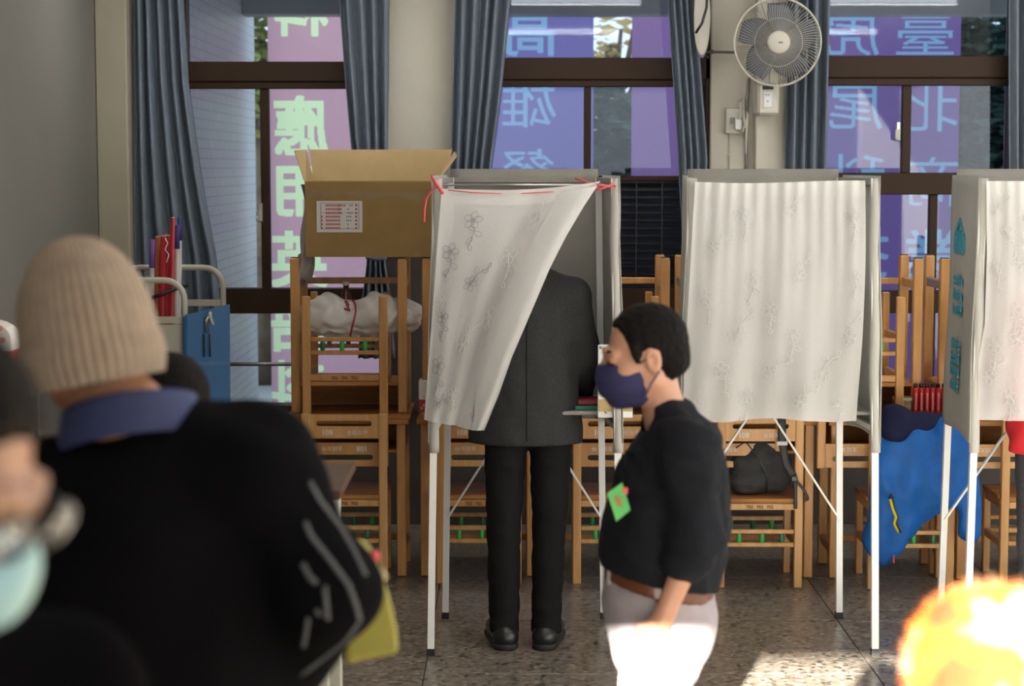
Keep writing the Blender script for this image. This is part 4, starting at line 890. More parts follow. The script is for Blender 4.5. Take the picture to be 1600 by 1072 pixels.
# ---------------------------------------------------------------- items on desk E
yo = DY[4]+.10; zd = DH
tp = empty('tape_roll', (XAT(1412, 640, DY[4]+.06), DY[4]+.06, zd+.0262)); tag(tp, 'thick roll of tan packing tape on the desk above the blue jacket', 'tape roll')
MB().lathe([(.03, 0), (.052, 0), (.052, .055), (.03, .055), (.03, 0)], 32).build('tape', M('kraft_tape', (.26, .19, .07), .4), tp); MB().lathe([(.024, -.0), (.03, -.0), (.03, .062), (.024, .062), (.024, 0)], 32).build('core', M('core_card', (.55, .45, .3), .8), tp)
MB().lathe([(.03, .0555), (.0525, .0555), (.0525, .075), (.03, .075)], 32).build('upper_tape', M('cream_tape', (.55, .48, .36), .5), tp)
tr_ = M('tube_red', (.48, .012, .02), .35)
tube0 = empty('red_tube'); MB().lathe([(.0105, 0), (.0125, .006), (.0125, .112), (.0095, .12), (.0095, .122)], 14).build('body', tr_, tube0); MB().lathe([(.009, .122), (.009, .138), (.007, .14)], 12).build('cap', MATS['black_plastic'], tube0); MB().cbox(-.004, .004, -.0135, -.0122, .02, .1, .001).build('printed_strip', M('tube_print', (.62, .25, .24), .5), tube0)
for k in range(6):
    o = tube0 if k == 0 else copy_tree(tube0); o.location = (XAT(1430+8.8*k, 632, DY[4]+.015), DY[4]+.0145, zd+.0262); tag(o, '%s in the bundled row on the desk' % ('first red tube beside the tape', 'second red tube', 'third red tube', 'fourth red tube', 'fifth red tube', 'sixth and last red tube')[k], 'tube', 'red tubes on the desk')

# ---------------------------------------------------------------- wall fan, outlet, cables
YFN = 9.62; fc = P(1215, 66, YFN); R_ = 67*YFN/FPX
fcol = M('fan_ivory', (.55, .52, .44), .45); fbl = M('fan_blade', (.11, .125, .15), .3, transp=.3)
fan = empty('wall_fan', (fc.x, YW-.1, fc.z)); tag(fan, 'round ivory wall fan with grey blades on the pier between windows', 'fan'); I = Matrix.Translation(-fan.location) @ Matrix.Translation(fc) @ Matrix.Rotation(PI/2+.08, 4, 'X')
def circ(r_, z, n=64): return [I @ Vector((r_*math.cos(2*PI*k/n), r_*math.sin(2*PI*k/n), z)) for k in range(n)]
gd = MB(); gd.tube(circ(R_, .0), .0055, 6, closed=True); gd.tube(circ(R_*.99, -.014), .004, 6, closed=True); gd.build('guard_rim', fcol, fan)
gw = MB(); gw.tube(circ(R_*.55, .034), .0012, 4, closed=True)
for k in range(84):
    a = 2*PI*k/84; sw = .22
    gw.tube([I @ Vector((r_*R_*math.cos(a+sw*(1-r_)), r_*R_*math.sin(a+sw*(1-r_)), z)) for r_, z in ((.26, .045), (.5, .042), (.8, .03), (.95, .014), (1, 0))], .0011, 3, cap=False)
gw.build('front_guard', fcol, fan)['kind'] = 'stuff'
gw = MB()
for k in range(48):
    a = 2*PI*k/48; gw.tube([I @ Vector((r_*R_*math.cos(a), r_*R_*math.sin(a), z)) for r_, z in ((.3, -.09), (.7, -.08), (.93, -.05), (1, -.012))], .0012, 3, cap=False)
gw.build('rear_guard', fcol, fan)['kind'] = 'stuff'
hb = MB().lathe([(.0, .056), (R_*.2, .055), (R_*.26, .05), (R_*.265, .04), (R_*.2, .036)], 32, I).build('hub_badge', fcol, fan)
MB().box(-.004, .018, -.004, .004, .0555, .0575, I).build('badge_mark', MATS['print_grey'], hb)
MB().lathe([(.035, .03), (.04, 0), (.055, -.07), (.055, -.16), (.03, -.19)], 24, I).build('motor', fcol, fan)
for k in range(5):
    b = MB()
    def bl(u, v, k=k):
        r_ = R_*(.2+.70*v); wd = (.25+.42*math.sin(PI*(.15+.7*v)))*R_; a = 2*PI*k/5+.35*v; x = wd*(u-.5)
        return I @ Vector((r_*math.cos(a)-x*math.sin(a), r_*math.sin(a)+x*math.cos(a), -.01+.05*(u-.5)))
    thick(b.grid(bl, 8, 10).build('blade', fbl, fan), .002)
YB_ = YW-.03; p0 = P(1183, 180, 9.72); p1 = P(1217, 130, 9.72)
I3 = Matrix.Translation(-fan.location)
MB().cbox(p0.x, p1.x, 9.70, 9.90, p0.z, p1.z, .012, I3).build('control_body', fcol, fan)
a, b_ = P(1192, 140, 9.69), P(1209, 134, 9.69); MB().cbox(a.x, b_.x, 9.694, 9.703, a.z, b_.z, .001, I3).build('display', MATS['black_plastic'], fan); 
a, b_ = P(1193, 168, 9.69), P(1207, 144, 9.69); MB().cbox(a.x, b_.x, 9.696, 9.702, a.z, b_.z, .002, I3).build('panel', MATS['board_white'], fan)
for px, py in ((1197, 148), (1201, 148), (1200, 158)): pp = P(px, py, 9.69); MB().cbox(pp.x-.003, pp.x+.003, 9.693, 9.697, pp.z-.003, pp.z+.003, .001, I3).build('button', MATS['print_grey'], fan)
MB().bar(I3 @ Vector((fc.x, 9.76, p1.z-.01)), I3 @ (fc+Vector((0, .13, 0))), .04, .03).build('neck', fcol, fan)
ob = empty('wall_outlet', P(1146, 190, YB_)); tag(ob, 'ivory surface outlet box with plugs and cables below the fan', 'outlet'); I4 = Matrix.Translation(-ob.location)
a, b_ = P(1132, 209, YB_), P(1160, 169, YB_); MB().cbox(a.x, b_.x, YB_-.04, YB_, a.z, b_.z, .005, I4).build('box', fcol, ob)
a, b_ = P(1139, 194, YB_), P(1147, 184, YB_); MB().cbox(a.x, b_.x, YB_-.044, YB_-.039, a.z, b_.z, .002, I4).build('socket', M('socket_grey', (.3, .29, .26), .5), ob)
a, b_ = P(1147, 203, YB_-.05), P(1157, 186, YB_-.05); MB().cbox(a.x, b_.x, YB_-.09, YB_-.03, a.z, b_.z, .005, I4).build('plug', MATS['board_white'], ob)
for pts in ([(1153, 190), (1158, 175), (1156, 162), (1163, 152), (1162, 175), (1164, 200)], [(1152, 202), (1160, 206), (1164, 195), (1160, 160), (1166, 148)], [(1157, 188), (1161, 168), (1168, 178), (1166, 205), (1165, 240)]):
    MB().tube([I4 @ P(x, y, YB_-.05) for x, y in pts], .007, 6).build('cable', fcol, ob)
MB().tube([I4 @ P(1170, 122, YB_-.01), I4 @ P(1168, 150, YB_-.01), I4 @ P(1166, 205, YB_-.01), I4 @ P(1166, 250, YB_-.01), I4 @ P(1166, 300, YB_-.01)], .008, 8).build('cable_duct', MATS['bracket'], ob)
MB().tube([I4 @ P(1140, 208, YB_-.006), I4 @ P(1140, 300, YB_-.006)], .0045, 6).build('conduit', fcol, ob)
pp = P(1140, 242, YB_-.006); MB().cbox(pp.x-.01, pp.x+.01, YB_-.012, YB_, pp.z-.004, pp.z+.004, .001, I4).build('conduit_clip', fcol, ob)
rd = MB().bar(P(1095, 81, YB_-.06), P(1150, 82, YB_-.06), .018, .012).build('wall_rod', M('rod_dark', (.06, .055, .04), .5)); tag(rd, 'dark flat rod fixed across the pier beside the fan', 'rod')
MB().bar(P(1112, 81, YB_-.06), P(1112, 81, YB_+.01), .02, .02).build('rod_bracket', MATS['rod_dark'], rd)
# edge of a white oval lamp shade hung beside the curtain, with its cable
ov = empty('oval_shade', P(1097, 20, 9.75)); tag(ov, 'white oval plastic shade with a black cable hung beside the curtain', 'lamp shade'); I5 = Matrix.Translation(-ov.location)
s_ = 9.75/FPX; MB().lathe([(.0, -.02), (.6, -.014), (.95, -.004), (1, 0), (.9, .004), (0, .006)], 32, I5 @ Matrix.Translation(P(1097, 28, 9.75)) @ Matrix.Diagonal((13*s_, 1, 60*s_, 1)) @ Matrix.Rotation(PI/2, 4, 'X')).build('shade', fcol, ov)
MB().tube([I5 @ P(1087, 52, 9.71), I5 @ P(1097, 36, 9.70), I5 @ P(1104, 12, 9.71), I5 @ P(1106, -30, 9.72)], .007, 8).build('cable', MATS['black_plastic'], ov)
MB().tube([I5 @ P(1097, 85, 9.76), I5 @ P(1106, 90, 9.9)], .006, 6).build('hook', MATS['rod_dark'], ov)
# ================================================================ people
SKIN = M('skin', (0.46, 0.235, 0.15), .5, var=.06, vscale=14); HAIR = M('hair_black', (.005, .004, .004), .75, spec=.12, bump=.6, bscale=220, stretch=(1, 1, .25))
def head_R(fwd, roll=0.0):
    f = Vector(fwd).normalized(); r = f.cross(Vector((0, 0, 1))).normalized(); u = r.cross(f)
    R = Matrix((r, f, u)).transposed(); return R @ Matrix.Rotation(roll, 3, 'Y')
class Head:
    def __init__(s, c, R, sc=1.0): s.c = Vector(c); s.R = R; s.s = sc; s.N = np.array(R)
    def w(s, x, y, z): return s.c + s.R @ (Vector((x, y, z))*s.s)
    def ell(s, S, c, r, k=None, op='u'): S.ell(s.w(*c), np.array(r)*s.s, s.N, k, op)
    def cap(s, S, a, b, ra, rb, k=None, op='u'): S.cap(s.w(*a), s.w(*b), ra*s.s, rb*s.s, None, k, op)
    def face(s, S):
        s.ell(S, (0, -.014, .030), (.074, .092, .084), .03); s.ell(S, (0, .018, -.030), (.063, .074, .080), .03)
        s.cap(S, (0, .040, -.085), (0, .062, -.100), .036, .020, .02)
        for x in (-1, 1):
            s.ell(S, (x*.040, .055, -.030), (.027, .030, .030), .02); s.cap(S, (x*.050, .0, -.06), (x*.025, .05, -.095), .022, .02, .02)
            s.ell(S, (x*.0325, .099, .004), (.018, .012, .009), .012, 's'); s.ell(S, (x*.0325, .082, .002), (.015, .0125, .0105), .004)
            s.cap(S, (x*.014, .090, .020), (x*.048, .078, .020), .010, .008, .012)
            s.ell(S, (x*.076, -.008, -.010), (.010, .020, .032), .008); s.ell(S, (x*.086, -.004, -.006), (.008, .010, .017), .006, 's')
        s.cap(S, (0, .092, .010), (0, .112, -.026), .007, .011, .012); s.ell(S, (0, .103, -.032), (.018, .014, .009), .01)
        s.ell(S, (0, .092, -.058), (.024, .012, .007), .01); s.ell(S, (0, .090, -.069), (.021, .012, .007), .01)
def hand(S, wr, d, side, curl=.35, sc=1.0):
    """d: direction of the hand, side: direction towards the thumb"""
    d = Vector(d).normalized(); t = (Vector(side)-d*Vector(side).dot(d)).normalized(); n = d.cross(t); wr = Vector(wr)
    S.cap(wr, wr+d*.085*sc, .024*sc, .030*sc, (n, .55), .012)
    for i, (o, l) in enumerate(((.027, .070), (.009, .078), (-.009, .072), (-.026, .058))):
        a = wr+d*.092*sc+t*o*sc; p = a; ang = curl*.5
        for j, f in enumerate((.45, .32, .26)):
            dd = d*math.cos(ang)+n*math.sin(ang); q = p+dd*l*f*sc; S.cap(p, q, (.0088-.0008*j)*sc, (.0083-.0008*j)*sc, None, .004); p = q; ang += curl
    a = wr+d*.025*sc+t*.022*sc; b = a+(d*.6+t*.7+n*.15)*.038*sc; c = b+(d*.9+t*.25+n*.3)*.032*sc
    S.cap(a, b, .013*sc, .011*sc, None, .008); S.cap(b, c, .010*sc, .0085*sc, None, .004)
from mathutils.bvhtree import BVHTree
def cast(o, px, py, cache={}):                  # where the sight line through an image point meets a mesh (to lay trims on cloth)
    if o.name not in cache: cache[o.name] = BVHTree.FromPolygons([v.co for v in o.data.vertices], [p.vertices for p in o.data.polygons])
    a = Vector((0, 0, CAM_H)); d = (P(px, py, 3)-a).normalized(); h = cache[o.name].ray_cast(a, d); return h[0]
class Fig:
    """joint positions of a standing figure; L(x right, y forward, z up) in metres of a 1.72 m tall figure"""
    def __init__(s, x, y, h, yaw=0.0):
        s.k = h/1.72; s.o = Vector((x, y, 0)); s.f = Vector((-math.sin(yaw), math.cos(yaw), 0)); s.r = Vector((math.cos(yaw), math.sin(yaw), 0)); J = s.J = {}
        for n, a in (('L', -1), ('R', 1)):
            J['hip'+n] = s.L(a*.092, 0, .90); J['knee'+n] = s.L(a*.097, .015, .48); J['ank'+n] = s.L(a*.098, -.03, .085); J['toe'+n] = s.L(a*.115, .135, .03)
            J['sho'+n] = s.L(a*.180, -.01, 1.405); J['elb'+n] = s.L(a*.235, -.03, 1.11); J['wri'+n] = s.L(a*.235, .05, .87)
        J['pel'] = s.L(0, 0, .95); J['wai'] = s.L(0, 0, 1.09); J['che'] = s.L(0, .005, 1.27); J['nek'] = s.L(0, -.015, 1.445); J['head'] = s.L(0, .02, 1.607)
        s.hR = head_R(s.f); s.hs = 1.0
    def L(s, x, y, z): return s.o + s.r*(x*s.k) + s.f*(y*s.k) + Vector((0, 0, z*s.k))
    def body(s, name, label, h=.008, hands=True, skin=None, thumbs=None, curl=.35):
        J = s.J; k = s.k; S = Sdf(h, .03); fl_ = (s.f, .68)
        S.chain([J['pel'], J['wai'], J['che']], [.125*k, .12*k, .14*k], fl_); S.cap(J['che'], J['nek'], .13*k, .05*k, fl_)
        for n in 'LR':
            S.chain([J['hip'+n], J['knee'+n], J['ank'+n]], [.075*k, .05*k, .034*k]); S.cap(J['ank'+n], J['toe'+n], .035*k, .026*k)
            S.chain([J['sho'+n], J['elb'+n], J['wri'+n]], [.048*k, .037*k, .026*k]); S.cap(J['sho'+n], J['nek'], .045*k, .04*k)
            if hands:
                d = J['wri'+n]-J['elb'+n]; hand(S, J['wri'+n], d, (thumbs or {}).get(n, s.f), curl, k)
        s.hd = Head(J['head'], s.hR, k*s.hs); s.hd.face(S); S.cap(s.hd.w(0, -.022, -.05), J['nek'], .050*k, .055*k)
        o = S.mesh(name, skin or SKIN); tag(o, label, 'person'); s.o_ = o; return o
    def top(s, name, mat, lv, sl, cuts=(), ratio=.6, h=.010, noise=None, extra=None, k=.03):
        """lv: list of (joint or point, half width); sl: sleeve radii (shoulder, elbow, cuff), cuff fraction of forearm"""
        S = Sdf(h, k); pts = [s.J[a] if isinstance(a, str) else a for a, _ in lv]; S.chain(pts, [b for _, b in lv], (s.f, ratio))
        for n in 'LR':
            w = s.J['elb'+n].lerp(s.J['wri'+n], sl[3]); S.chain([s.J['sho'+n], s.J['elb'+n], w], sl[:3]); S.cap(s.J['sho'+n], s.J.get('gnek', s.J['nek']), sl[0]*1.0, sl[0]*.7)
            if sl[3] > 0: d = (w-s.J['elb'+n]).normalized()
        if extra: extra(S)
        for pt, n in cuts: S.cut(pt, n)
        S.noise = noise; return S.mesh(name, mat, s.o_)
    def trousers(s, mat, rs=(.105, .075, .062), waist=.15, h=.010, noise=None, zb=.045, ztop=None, ratio=.72, extra=None):
        S = Sdf(h, .03); J = s.J; k = s.k
        S.cap(J['pel'], J['pel']+Vector((0, 0, .08*k)), waist*k, (waist-.012)*k, (s.f, ratio))
        for n in 'LR':
            S.cap(J['hip'+n], J['knee'+n], rs[0]*k, rs[1]*k, None, .012); S.cap(J['knee'+n], J['ank'+n]+Vector((0, 0, -.05)), rs[1]*k, rs[2]*k, None, .012)
        if extra: extra(S)
        S.cut((0, 0, zb), (0, 0, -1))
        if ztop: S.cut(*ztop)
        S.noise = noise; return S.mesh('trousers', mat, s.o_)
    def shoes(s, mat, solem, h=.006):
        for n in 'LR':
            a, t = s.J['ank'+n], s.J['toe'+n]; S = Sdf(h, .03); k = s.k; g = (t-a); g.z = 0; g.normalize(); sd_ = Vector((g.y, -g.x, 0)); heel = a-g*.035*k; heel.z = .045*k; t2 = t+g*.01; t2.z = .04*k
            S.cap(heel, t2, .044*k, .045*k, ((0, 0, 1), .9)); S.cap(heel+g*.01, Vector((a.x, a.y, .085*k)), .044*k, .042*k); S.cut((0, 0, .02), (0, 0, -1)); ob = S.mesh('shoe', mat, s.o_)
            S = Sdf(h, .02); hz = heel.copy(); hz.z = .014; tz = t2.copy(); tz.z = .014; S.cap(hz, tz, .049*k, .050*k); S.cut((0, 0, .026), (0, 0, 1)); S.cut((0, 0, .001), (0, 0, -1)); S.mesh('sole', solem, ob)
    def hair(s, mat, h=.006, bottom=-.055, front=.072, grow=.012, noise=.002, side=True):
        H = s.hd; S = Sdf(h, .02); H.ell(S, (0, -.016, .032), (.074+grow, .092+grow, .084+grow), .02); H.ell(S, (0, -.045, -.02), (.066+grow*.7, .060+grow*.6, .06), .02)
        H.ell(S, (0, front+.065, -.03), (.13, .075, .10), .015, 's')
        for x in (-1, 1): H.ell(S, (x*.085, .004, -.015), (.022, .026, .034), .008, 's')
        S.cut(H.w(0, -.05, bottom), -(s.hd.R @ Vector((0, .25, 1)))); S.noise = wrinkle(noise, 130, 1.0); return S.mesh('hair', mat, s.o_)
up = Vector((0, 0, 1))
# ---------------------------------------------------------------- voter in the dark suit
suit = M('suit_charcoal', (.030, .030, .031), .75, var=.12, vscale=120, bump=.15, bscale=500, spec=.15); trs = M('trouser_black', (.009, .009, .010), .8, bump=.1, bscale=300, spec=.12); lea = M('shoe_leather', (.010, .010, .011), .32); sole = M('shoe_sole', (.013, .013, .014), .7)
A = Fig(XF(822, 1008), YF(1008), 1.73)
J = A.J; yA = A.o.y
J['ankL'] = Vector((XAT(788, 1000, yA), yA-.02, .085)); J['ankR'] = Vector((XAT(853, 1000, yA), yA-.02, .085)); J['toeL'] = J['ankL']+Vector((-.03, .17, -.055)); J['toeR'] = J['ankR']+Vector((.03, .17, -.055))
J['kneeL'] = Vector((XAT(787, 850, yA), yA+.0, .47)); J['kneeR'] = Vector((XAT(858, 850, yA), yA+.0, .47)); J['hipL'] = Vector((XAT(790, 700, yA), yA, .86)); J['hipR'] = Vector((XAT(861, 700, yA), yA, .86))
J['elbR'] = P(915, 562, yA+.03); J['wriR'] = P(905, 625, yA+.22); J['elbL'] = P(722, 565, yA+.02); J['wriL'] = P(745, 620, yA+.22); J['shoR'] = P(895, 462, yA); J['shoL'] = P(750, 462, yA); J['nek'] = P(826, 428, yA+.01)
J['head'] = J['nek']+Vector((.0, .05, .155)); A.hR = head_R((0, 1, -.45))
pA = A.body('person', 'person in a charcoal suit and black shoes, back turned, at the first booth', thumbs={'L': (1, 0, 0), 'R': (-1, 0, 0)}, curl=.6)
hemz = ZAT(697, yA-.1); zc = lambda py: P(822, py, yA)
def jx(S):
    S.cap(zc(470)+Vector((-.13, 0, 0)), zc(470)+Vector((.13, 0, 0)), .075, .075, None, .04)
jkA = A.top('suit_jacket', suit, [(zc(735), .212), (zc(680), .208), (zc(610), .196), (zc(540), .186), (zc(500), .18), (zc(475), .11)], (.066, .062, .05, .95), [((0, 0, hemz), (0, 0, -1))], .58, .008, wrinkle(.0035, 26, .7, (1.2, 1, .8)), jx, .028)
sm_ = [cast(jkA, 823, y) for y in range(462, 697, 12)]; MB().tube([p+Vector((0, -.0005, 0)) for p in sm_ if p], .0018, 5).build('back_seam', trs, jkA)
A.trousers(trs, (.086, .066, .057), .178, .008, wrinkle(.0035, 30, 2.0, (1, 1, 1.2)), .055, ((0, 0, hemz+.12), (0, 0, 1)), .56)
A.shoes(lea, sole); A.hair(HAIR)
S = Sdf(.006, .01); S.cap(J['nek']+Vector((0, 0, -.01)), J['nek']+Vector((0, .012, .035)), .066, .058, None); S.cut(J['nek']+Vector((0, .01, .03)), (0, -.2, 1)); S.mesh('shirt_collar', M('shirt_white', (.7, .7, .7), .7), pA)

# ---------------------------------------------------------------- man in the navy mask
polo = M('polo_black', (.010, .011, .015), .85, var=.1, vscale=60, spec=.12); gt = M('trouser_grey', (.30, .265, .285), .8, bump=.15, bscale=300, var=.05, vscale=30); belt = M('belt_brown', (.10, .030, .012), .4); mk = M('mask_navy', (.018, .018, .075), .8, bump=.15, bscale=400)
YM = 4.6; B = Fig(XAT(1035, 950, YM), YM, 1.56, PI/2+.10); J = B.J; q = lambda px, py, dy=0: P(px, py, YM+dy)
zk = .42; J['pel'] = q(1026, 955); J['wai'] = q(1032, 880); J['che'] = q(1048, 770); J['nek'] = q(1042, 656); J['head'] = q(1006, 553, -.01)
J['hipL'] = q(1026, 990, -.085); J['hipR'] = q(1026, 990, .085); J['kneeL'] = Vector((XAT(1022, 1150, YM), YM-.09, zk)); J['kneeR'] = Vector((XAT(1005, 1150, YM), YM+.10, zk)); J['ankL'] = Vector((XAT(1040, 1150, YM), YM-.09, .08)); J['ankR'] = Vector((XAT(985, 1150, YM), YM+.10, .08)); J['toeL'] = J['ankL']+Vector((-.155, -.02, -.05)); J['toeR'] = J['ankR']+Vector((-.155, -.02, -.05))
J['shoL'] = q(1078, 712, -.155); J['elbL'] = q(1088, 842, -.19); J['wriL'] = q(1036, 966, -.195); J['shoR'] = q(1062, 705, .15); J['elbR'] = q(1070, 850, .2); J['wriR'] = q(1020, 950, .2)
B.hR = head_R((-1, -.12, -.17), -.02); B.hs = 1.09
pB = B.body('person', 'person in a black polo shirt, navy mask and brown belt, walking past the booths', .0055, thumbs={'L': (-1, 0, .3), 'R': (-1, 0, .3)}, curl=.3)
def px_(S):
    S.ell(q(1005, 850), (.098, .13, .10), None, .05); S.cap(q(1082, 770, 0), q(1080, 845, 0), .078, .075, None, .05); S.cap(q(1062, 690), q(1050, 660), .10, .062, None, .04)
    S.cap(q(1030, 630), q(984, 676), .046, .040, None, .012, 's')
    S.cap(B.J['elbL'], B.J['elbL'].lerp(B.J['wriL'], .28), .056, .052, None, .02)
hemB = q(1035, 893)
B.top('polo_shirt', polo, [(q(1035, 895), .168), (q(1038, 850), .172), (q(1048, 770), .165), (q(1056, 738), .13)], (.070, .057, .053, .2), [(q(1000, 893), (-.2, 0, -1))], .80, .006, wrinkle(.005, 34, 1.5, (1, 1, 1.3)), px_, .035)
for nn in range(3):
    a = B.J['elbL'].lerp(B.J['wriL'], .22)
def tx(S):
    S.cap(q(1026, 930), q(1030, 1000), .155, .14, ((1, 0, 0), .86), .03); S.ell(q(1062, 965), (.085, .14, .10), None, .04)
B.trousers(gt, (.098, .075, .068), .165, .008, wrinkle(.003, 30, 4.0), .05, (q(1030, 887), (.22, 0, 1)), .8, tx)
S = Sdf(.006, .01); S.cap(q(1027, 935), q(1033, 860), .168, .165, ((1, 0, 0), .815)); S.cut(q(1030, 890), (.22, 0, 1)); S.cut(q(1030, 917), (-.22, 0, -1)); bl_ = S.mesh('leather_belt', belt, pB)
for px in (975, 988, 1003, 1017): MB().lathe([(.004, 0), (.003, .003), (0, .0035)], 8, Matrix.Translation(cast(bl_, px, 900+(px-975)*.12)) @ Matrix.Rotation(PI/2, 4, 'X')).build('belt_stud', MATS['table_brown'], bl_)
MB().cbox(-.007, .007, -.003, .003, -.03, .03, .002, Matrix.Translation(cast(bl_, 953, 894)) @ Matrix.Rotation(.3, 4, 'Z')).build('belt_loop', gt, pB)
B.shoes(lea, sole)
Hd = B.hd
# hair: short, receding at the temple
S = Sdf(.0045, .018); Hd.ell(S, (0, -.016, .032), (.079, .098, .092), .02); Hd.ell(S, (0, -.052, -.020), (.068, .060, .062), .02)
Hd.ell(S, (0, .135, -.022), (.14, .100, .104), .012, 's'); Hd.ell(S, (0, .105, .045), (.14, .062, .044), .012, 's')
for x in (-1, 1): Hd.ell(S, (x*.088, .006, -.016), (.026, .022, .036), .008, 's'); Hd.cap(S, (x*.073, .033, .03), (x*.073, .030, -.005), .012, .008, .008)
S.cut(Hd.w(0, -.05, -.072), -(Hd.R @ Vector((0, .35, 1)))); S.noise = wrinkle(.0022, 150, 1.0); S.mesh('hair', HAIR, pB)
# mask
S = Sdf(.0045, .015); Hd.ell(S, (0, .040, -.050), (.070, .086, .076), .02); Hd.cap(S, (0, .106, -.025), (0, .104, -.070), .014, .014, .02); Hd.cap(S, (0, .06, -.095), (0, .075, -.10), .036, .024, .02)
S.cut(Hd.w(0, .1, -.006), Hd.R @ Vector((0, -.06, 1))); S.cut(Hd.w(0, .020, -.05), Hd.R @ Vector((0, -1, .22))); S.cut(Hd.w(0, .04, -.122), Hd.R @ Vector((0, 0, -1)))
S.noise = lambda p, H=Hd: .0010*np.sin(((p-np.array(H.c)) @ H.N)[:, 2]*190); m_ = S.mesh('face_mask', mk, pB)
for z0, z1 in ((-.012, .008), (-.095, -.035)): MB().tube([Hd.w(-.066, .026, z0), Hd.w(-.077, .008, (z0+z1)/2), Hd.w(-.080, -.018, z1)], .0022, 6).build('ear_loop', M('mask_cord', (.07, .07, .10), .8), m_)
for x in (-1, 1):
    MB().tube([Hd.w(x*.018, .094, .020), Hd.w(x*.034, .090, .026), Hd.w(x*.050, .078, .023)], [.0025, .004, .002], 6).build('eyebrow', HAIR, pB)
    MB().tube([Hd.w(x*.020, .0935, -.0015), Hd.w(x*.033, .0955, -.006), Hd.w(x*.047, .085, -.004)], .0016, 6).build('eyelid', HAIR, pB)
# polo collar
def col_(u, v):
    a = -.3+(2*PI+.2)*u; c = q(1046, 655).lerp(q(1028, 668), .5-.5*math.cos(a)); r_ = .064+.034*v
    return Vector((c.x-r_*math.cos(a)*1.08, c.y-r_*math.sin(a)*1.12, c.z+.045-.055*v-.075*(.5+.5*math.cos(a))))
thick(MB().grid(col_, 36, 5).build('collar', polo, pB), .005)
MB().cbox(-.005, .005, -.004, .004, -.045, .0, .002, Matrix.Translation(q(977, 712, -.06))).build('placket', polo, pB)
# badge
gm = M('badge_green', (.09, .42, .10), .5); bdg = empty('name_badge', q(968, 785, -.165)); tag(bdg, 'green paper badge with a red stamp clipped to the polo shirt', 'badge'); I = Matrix.Translation(-bdg.location)
A4 = [I @ P(*p, YM-d) for p, d in (((972, 754), .15), ((985, 797), .165), ((963, 815), .185), ((949, 771), .17))]
b = MB(); b.v = [tuple(p) for p in A4]; b.f = [(0, 3, 2, 1)]; thick(b.build('card', gm, bdg), .001)
for (px, py, w_, h_) in ((966, 783, .007, .007), (963, 777, .004, .002), (969, 789, .005, .002)): MB().box(-w_, w_, -.0008, 0, -h_, h_, I @ Matrix.Translation(P(px, py, YM-.1725)) @ Matrix.Rotation(.3, 4, 'Y')).build('stamp_mark', M('stamp_red', (.42, .13, .05), .6), bdg)
MB().cbox(-.006, .006, -.004, .004, -.008, .008, .002, I @ Matrix.Translation(P(977, 767, YM-.155))).build('clip', MATS['red_tape'], bdg)

# ---------------------------------------------------------------- man in the beige knit hat
knit = M('sweater_black', (.0035, .0035, .0045), .95, bump=.4, bscale=260, spec=.06); bei = M('hat_beige', (.31, .24, .185), .9, var=.08, vscale=40, bump=.3, bscale=300); shb = M('shirt_blue', (.022, .032, .11), .7, var=.2, vscale=60, stretch=(1, 1, 8)); chn = M('trouser_beige', (.42, .34, .24), .8)
YH = 2.85; q = lambda px, py, dy=0: P(px, py, YH+dy)
Cc = Fig(q(215, 1100).x, YH, 1.77, .12); J = Cc.J
J['head'] = q(136, 528, .03); J['nek'] = q(200, 655, .0); J['che'] = q(215, 830); J['wai'] = q(215, 1010); J['pel'] = q(215, 1150); J['gnek'] = q(225, 760); J['shoR'] = q(398, 738, .0); J['shoL'] = q(10, 790, .02); J['elbR'] = q(512, 925, -.03); J['wriR'] = q(430, 1085, .12); J['elbL'] = q(-70, 930, .02); J['wriL'] = q(0, 1080, .2)
Cc.hR = head_R((-.42, 1, -.16), -.14)
pC = Cc.body('person', 'person in a beige knit hat and black sweater, seen from behind', .008, thumbs={'L': (.3, 1, 0), 'R': (-.3, 1, 0)}, curl=.7, skin=M('skin_warm', (.42, .19, .10), .5))
def kx(S):
    S.cap(q(300, 715), q(395, 740), .085, .085, None, .06); S.cap(q(110, 790), q(10, 800), .085, .085, None, .06); S.cap(q(225, 745, -.01), q(225, 800, -.01), .06, .12, None, .06)
cutn = q(205, 632)
swt = Cc.top('knit_sweater', knit, [(q(215, 1170), .225), (q(215, 1000), .22), (q(215, 880), .205)], (.086, .072, .055, .9), [], .66, .009, wrinkle(.004, 20, .3), kx, .04)
Cc.trousers(chn, noise=wrinkle(.003, 25, 1.0)); Cc.shoes(lea, sole)
# pale seam lines on the sleeve
stm = M('sleeve_piping', (.085, .09, .10), .8)
def on_sleeve(pts, rad=.004):
    pp = []
    for (x0, y0, _), (x1, y1, _) in zip(pts[:-1], pts[1:]):
        for t in (0, .5): pp.append(cast(swt, x0+(x1-x0)*t, y0+(y1-y0)*t))
    pp.append(cast(swt, pts[-1][0], pts[-1][1])); pp = [p for p in pp if p is not None]
    if len(pp) > 1: MB().tube(pp, rad, 6).build('sleeve_piping', stm, pC)
on_sleeve([(483, 752, .075), (500, 782, .085), (530, 822, .085), (552, 860, .08), (572, 900, .07)])
on_sleeve([(476, 815, .098), (486, 838, .10), (512, 870, .105), (545, 915, .105), (556, 945, .10), (562, 968, .09)], .0045)
on_sleeve([(472, 880, .10), (484, 902, .10), (495, 912, .10)], .0045); on_sleeve([(507, 915, .11), (510, 945, .11), (512, 968, .105)], .0045)
on_sleeve([(560, 972, .07), (540, 1000, .05), (505, 1028, .02), (470, 1055, -.02)]); on_sleeve([(482, 965, .08), (478, 990, .07), (474, 1010, .05)]); on_sleeve([(494, 952, .11), (500, 962, .11)])
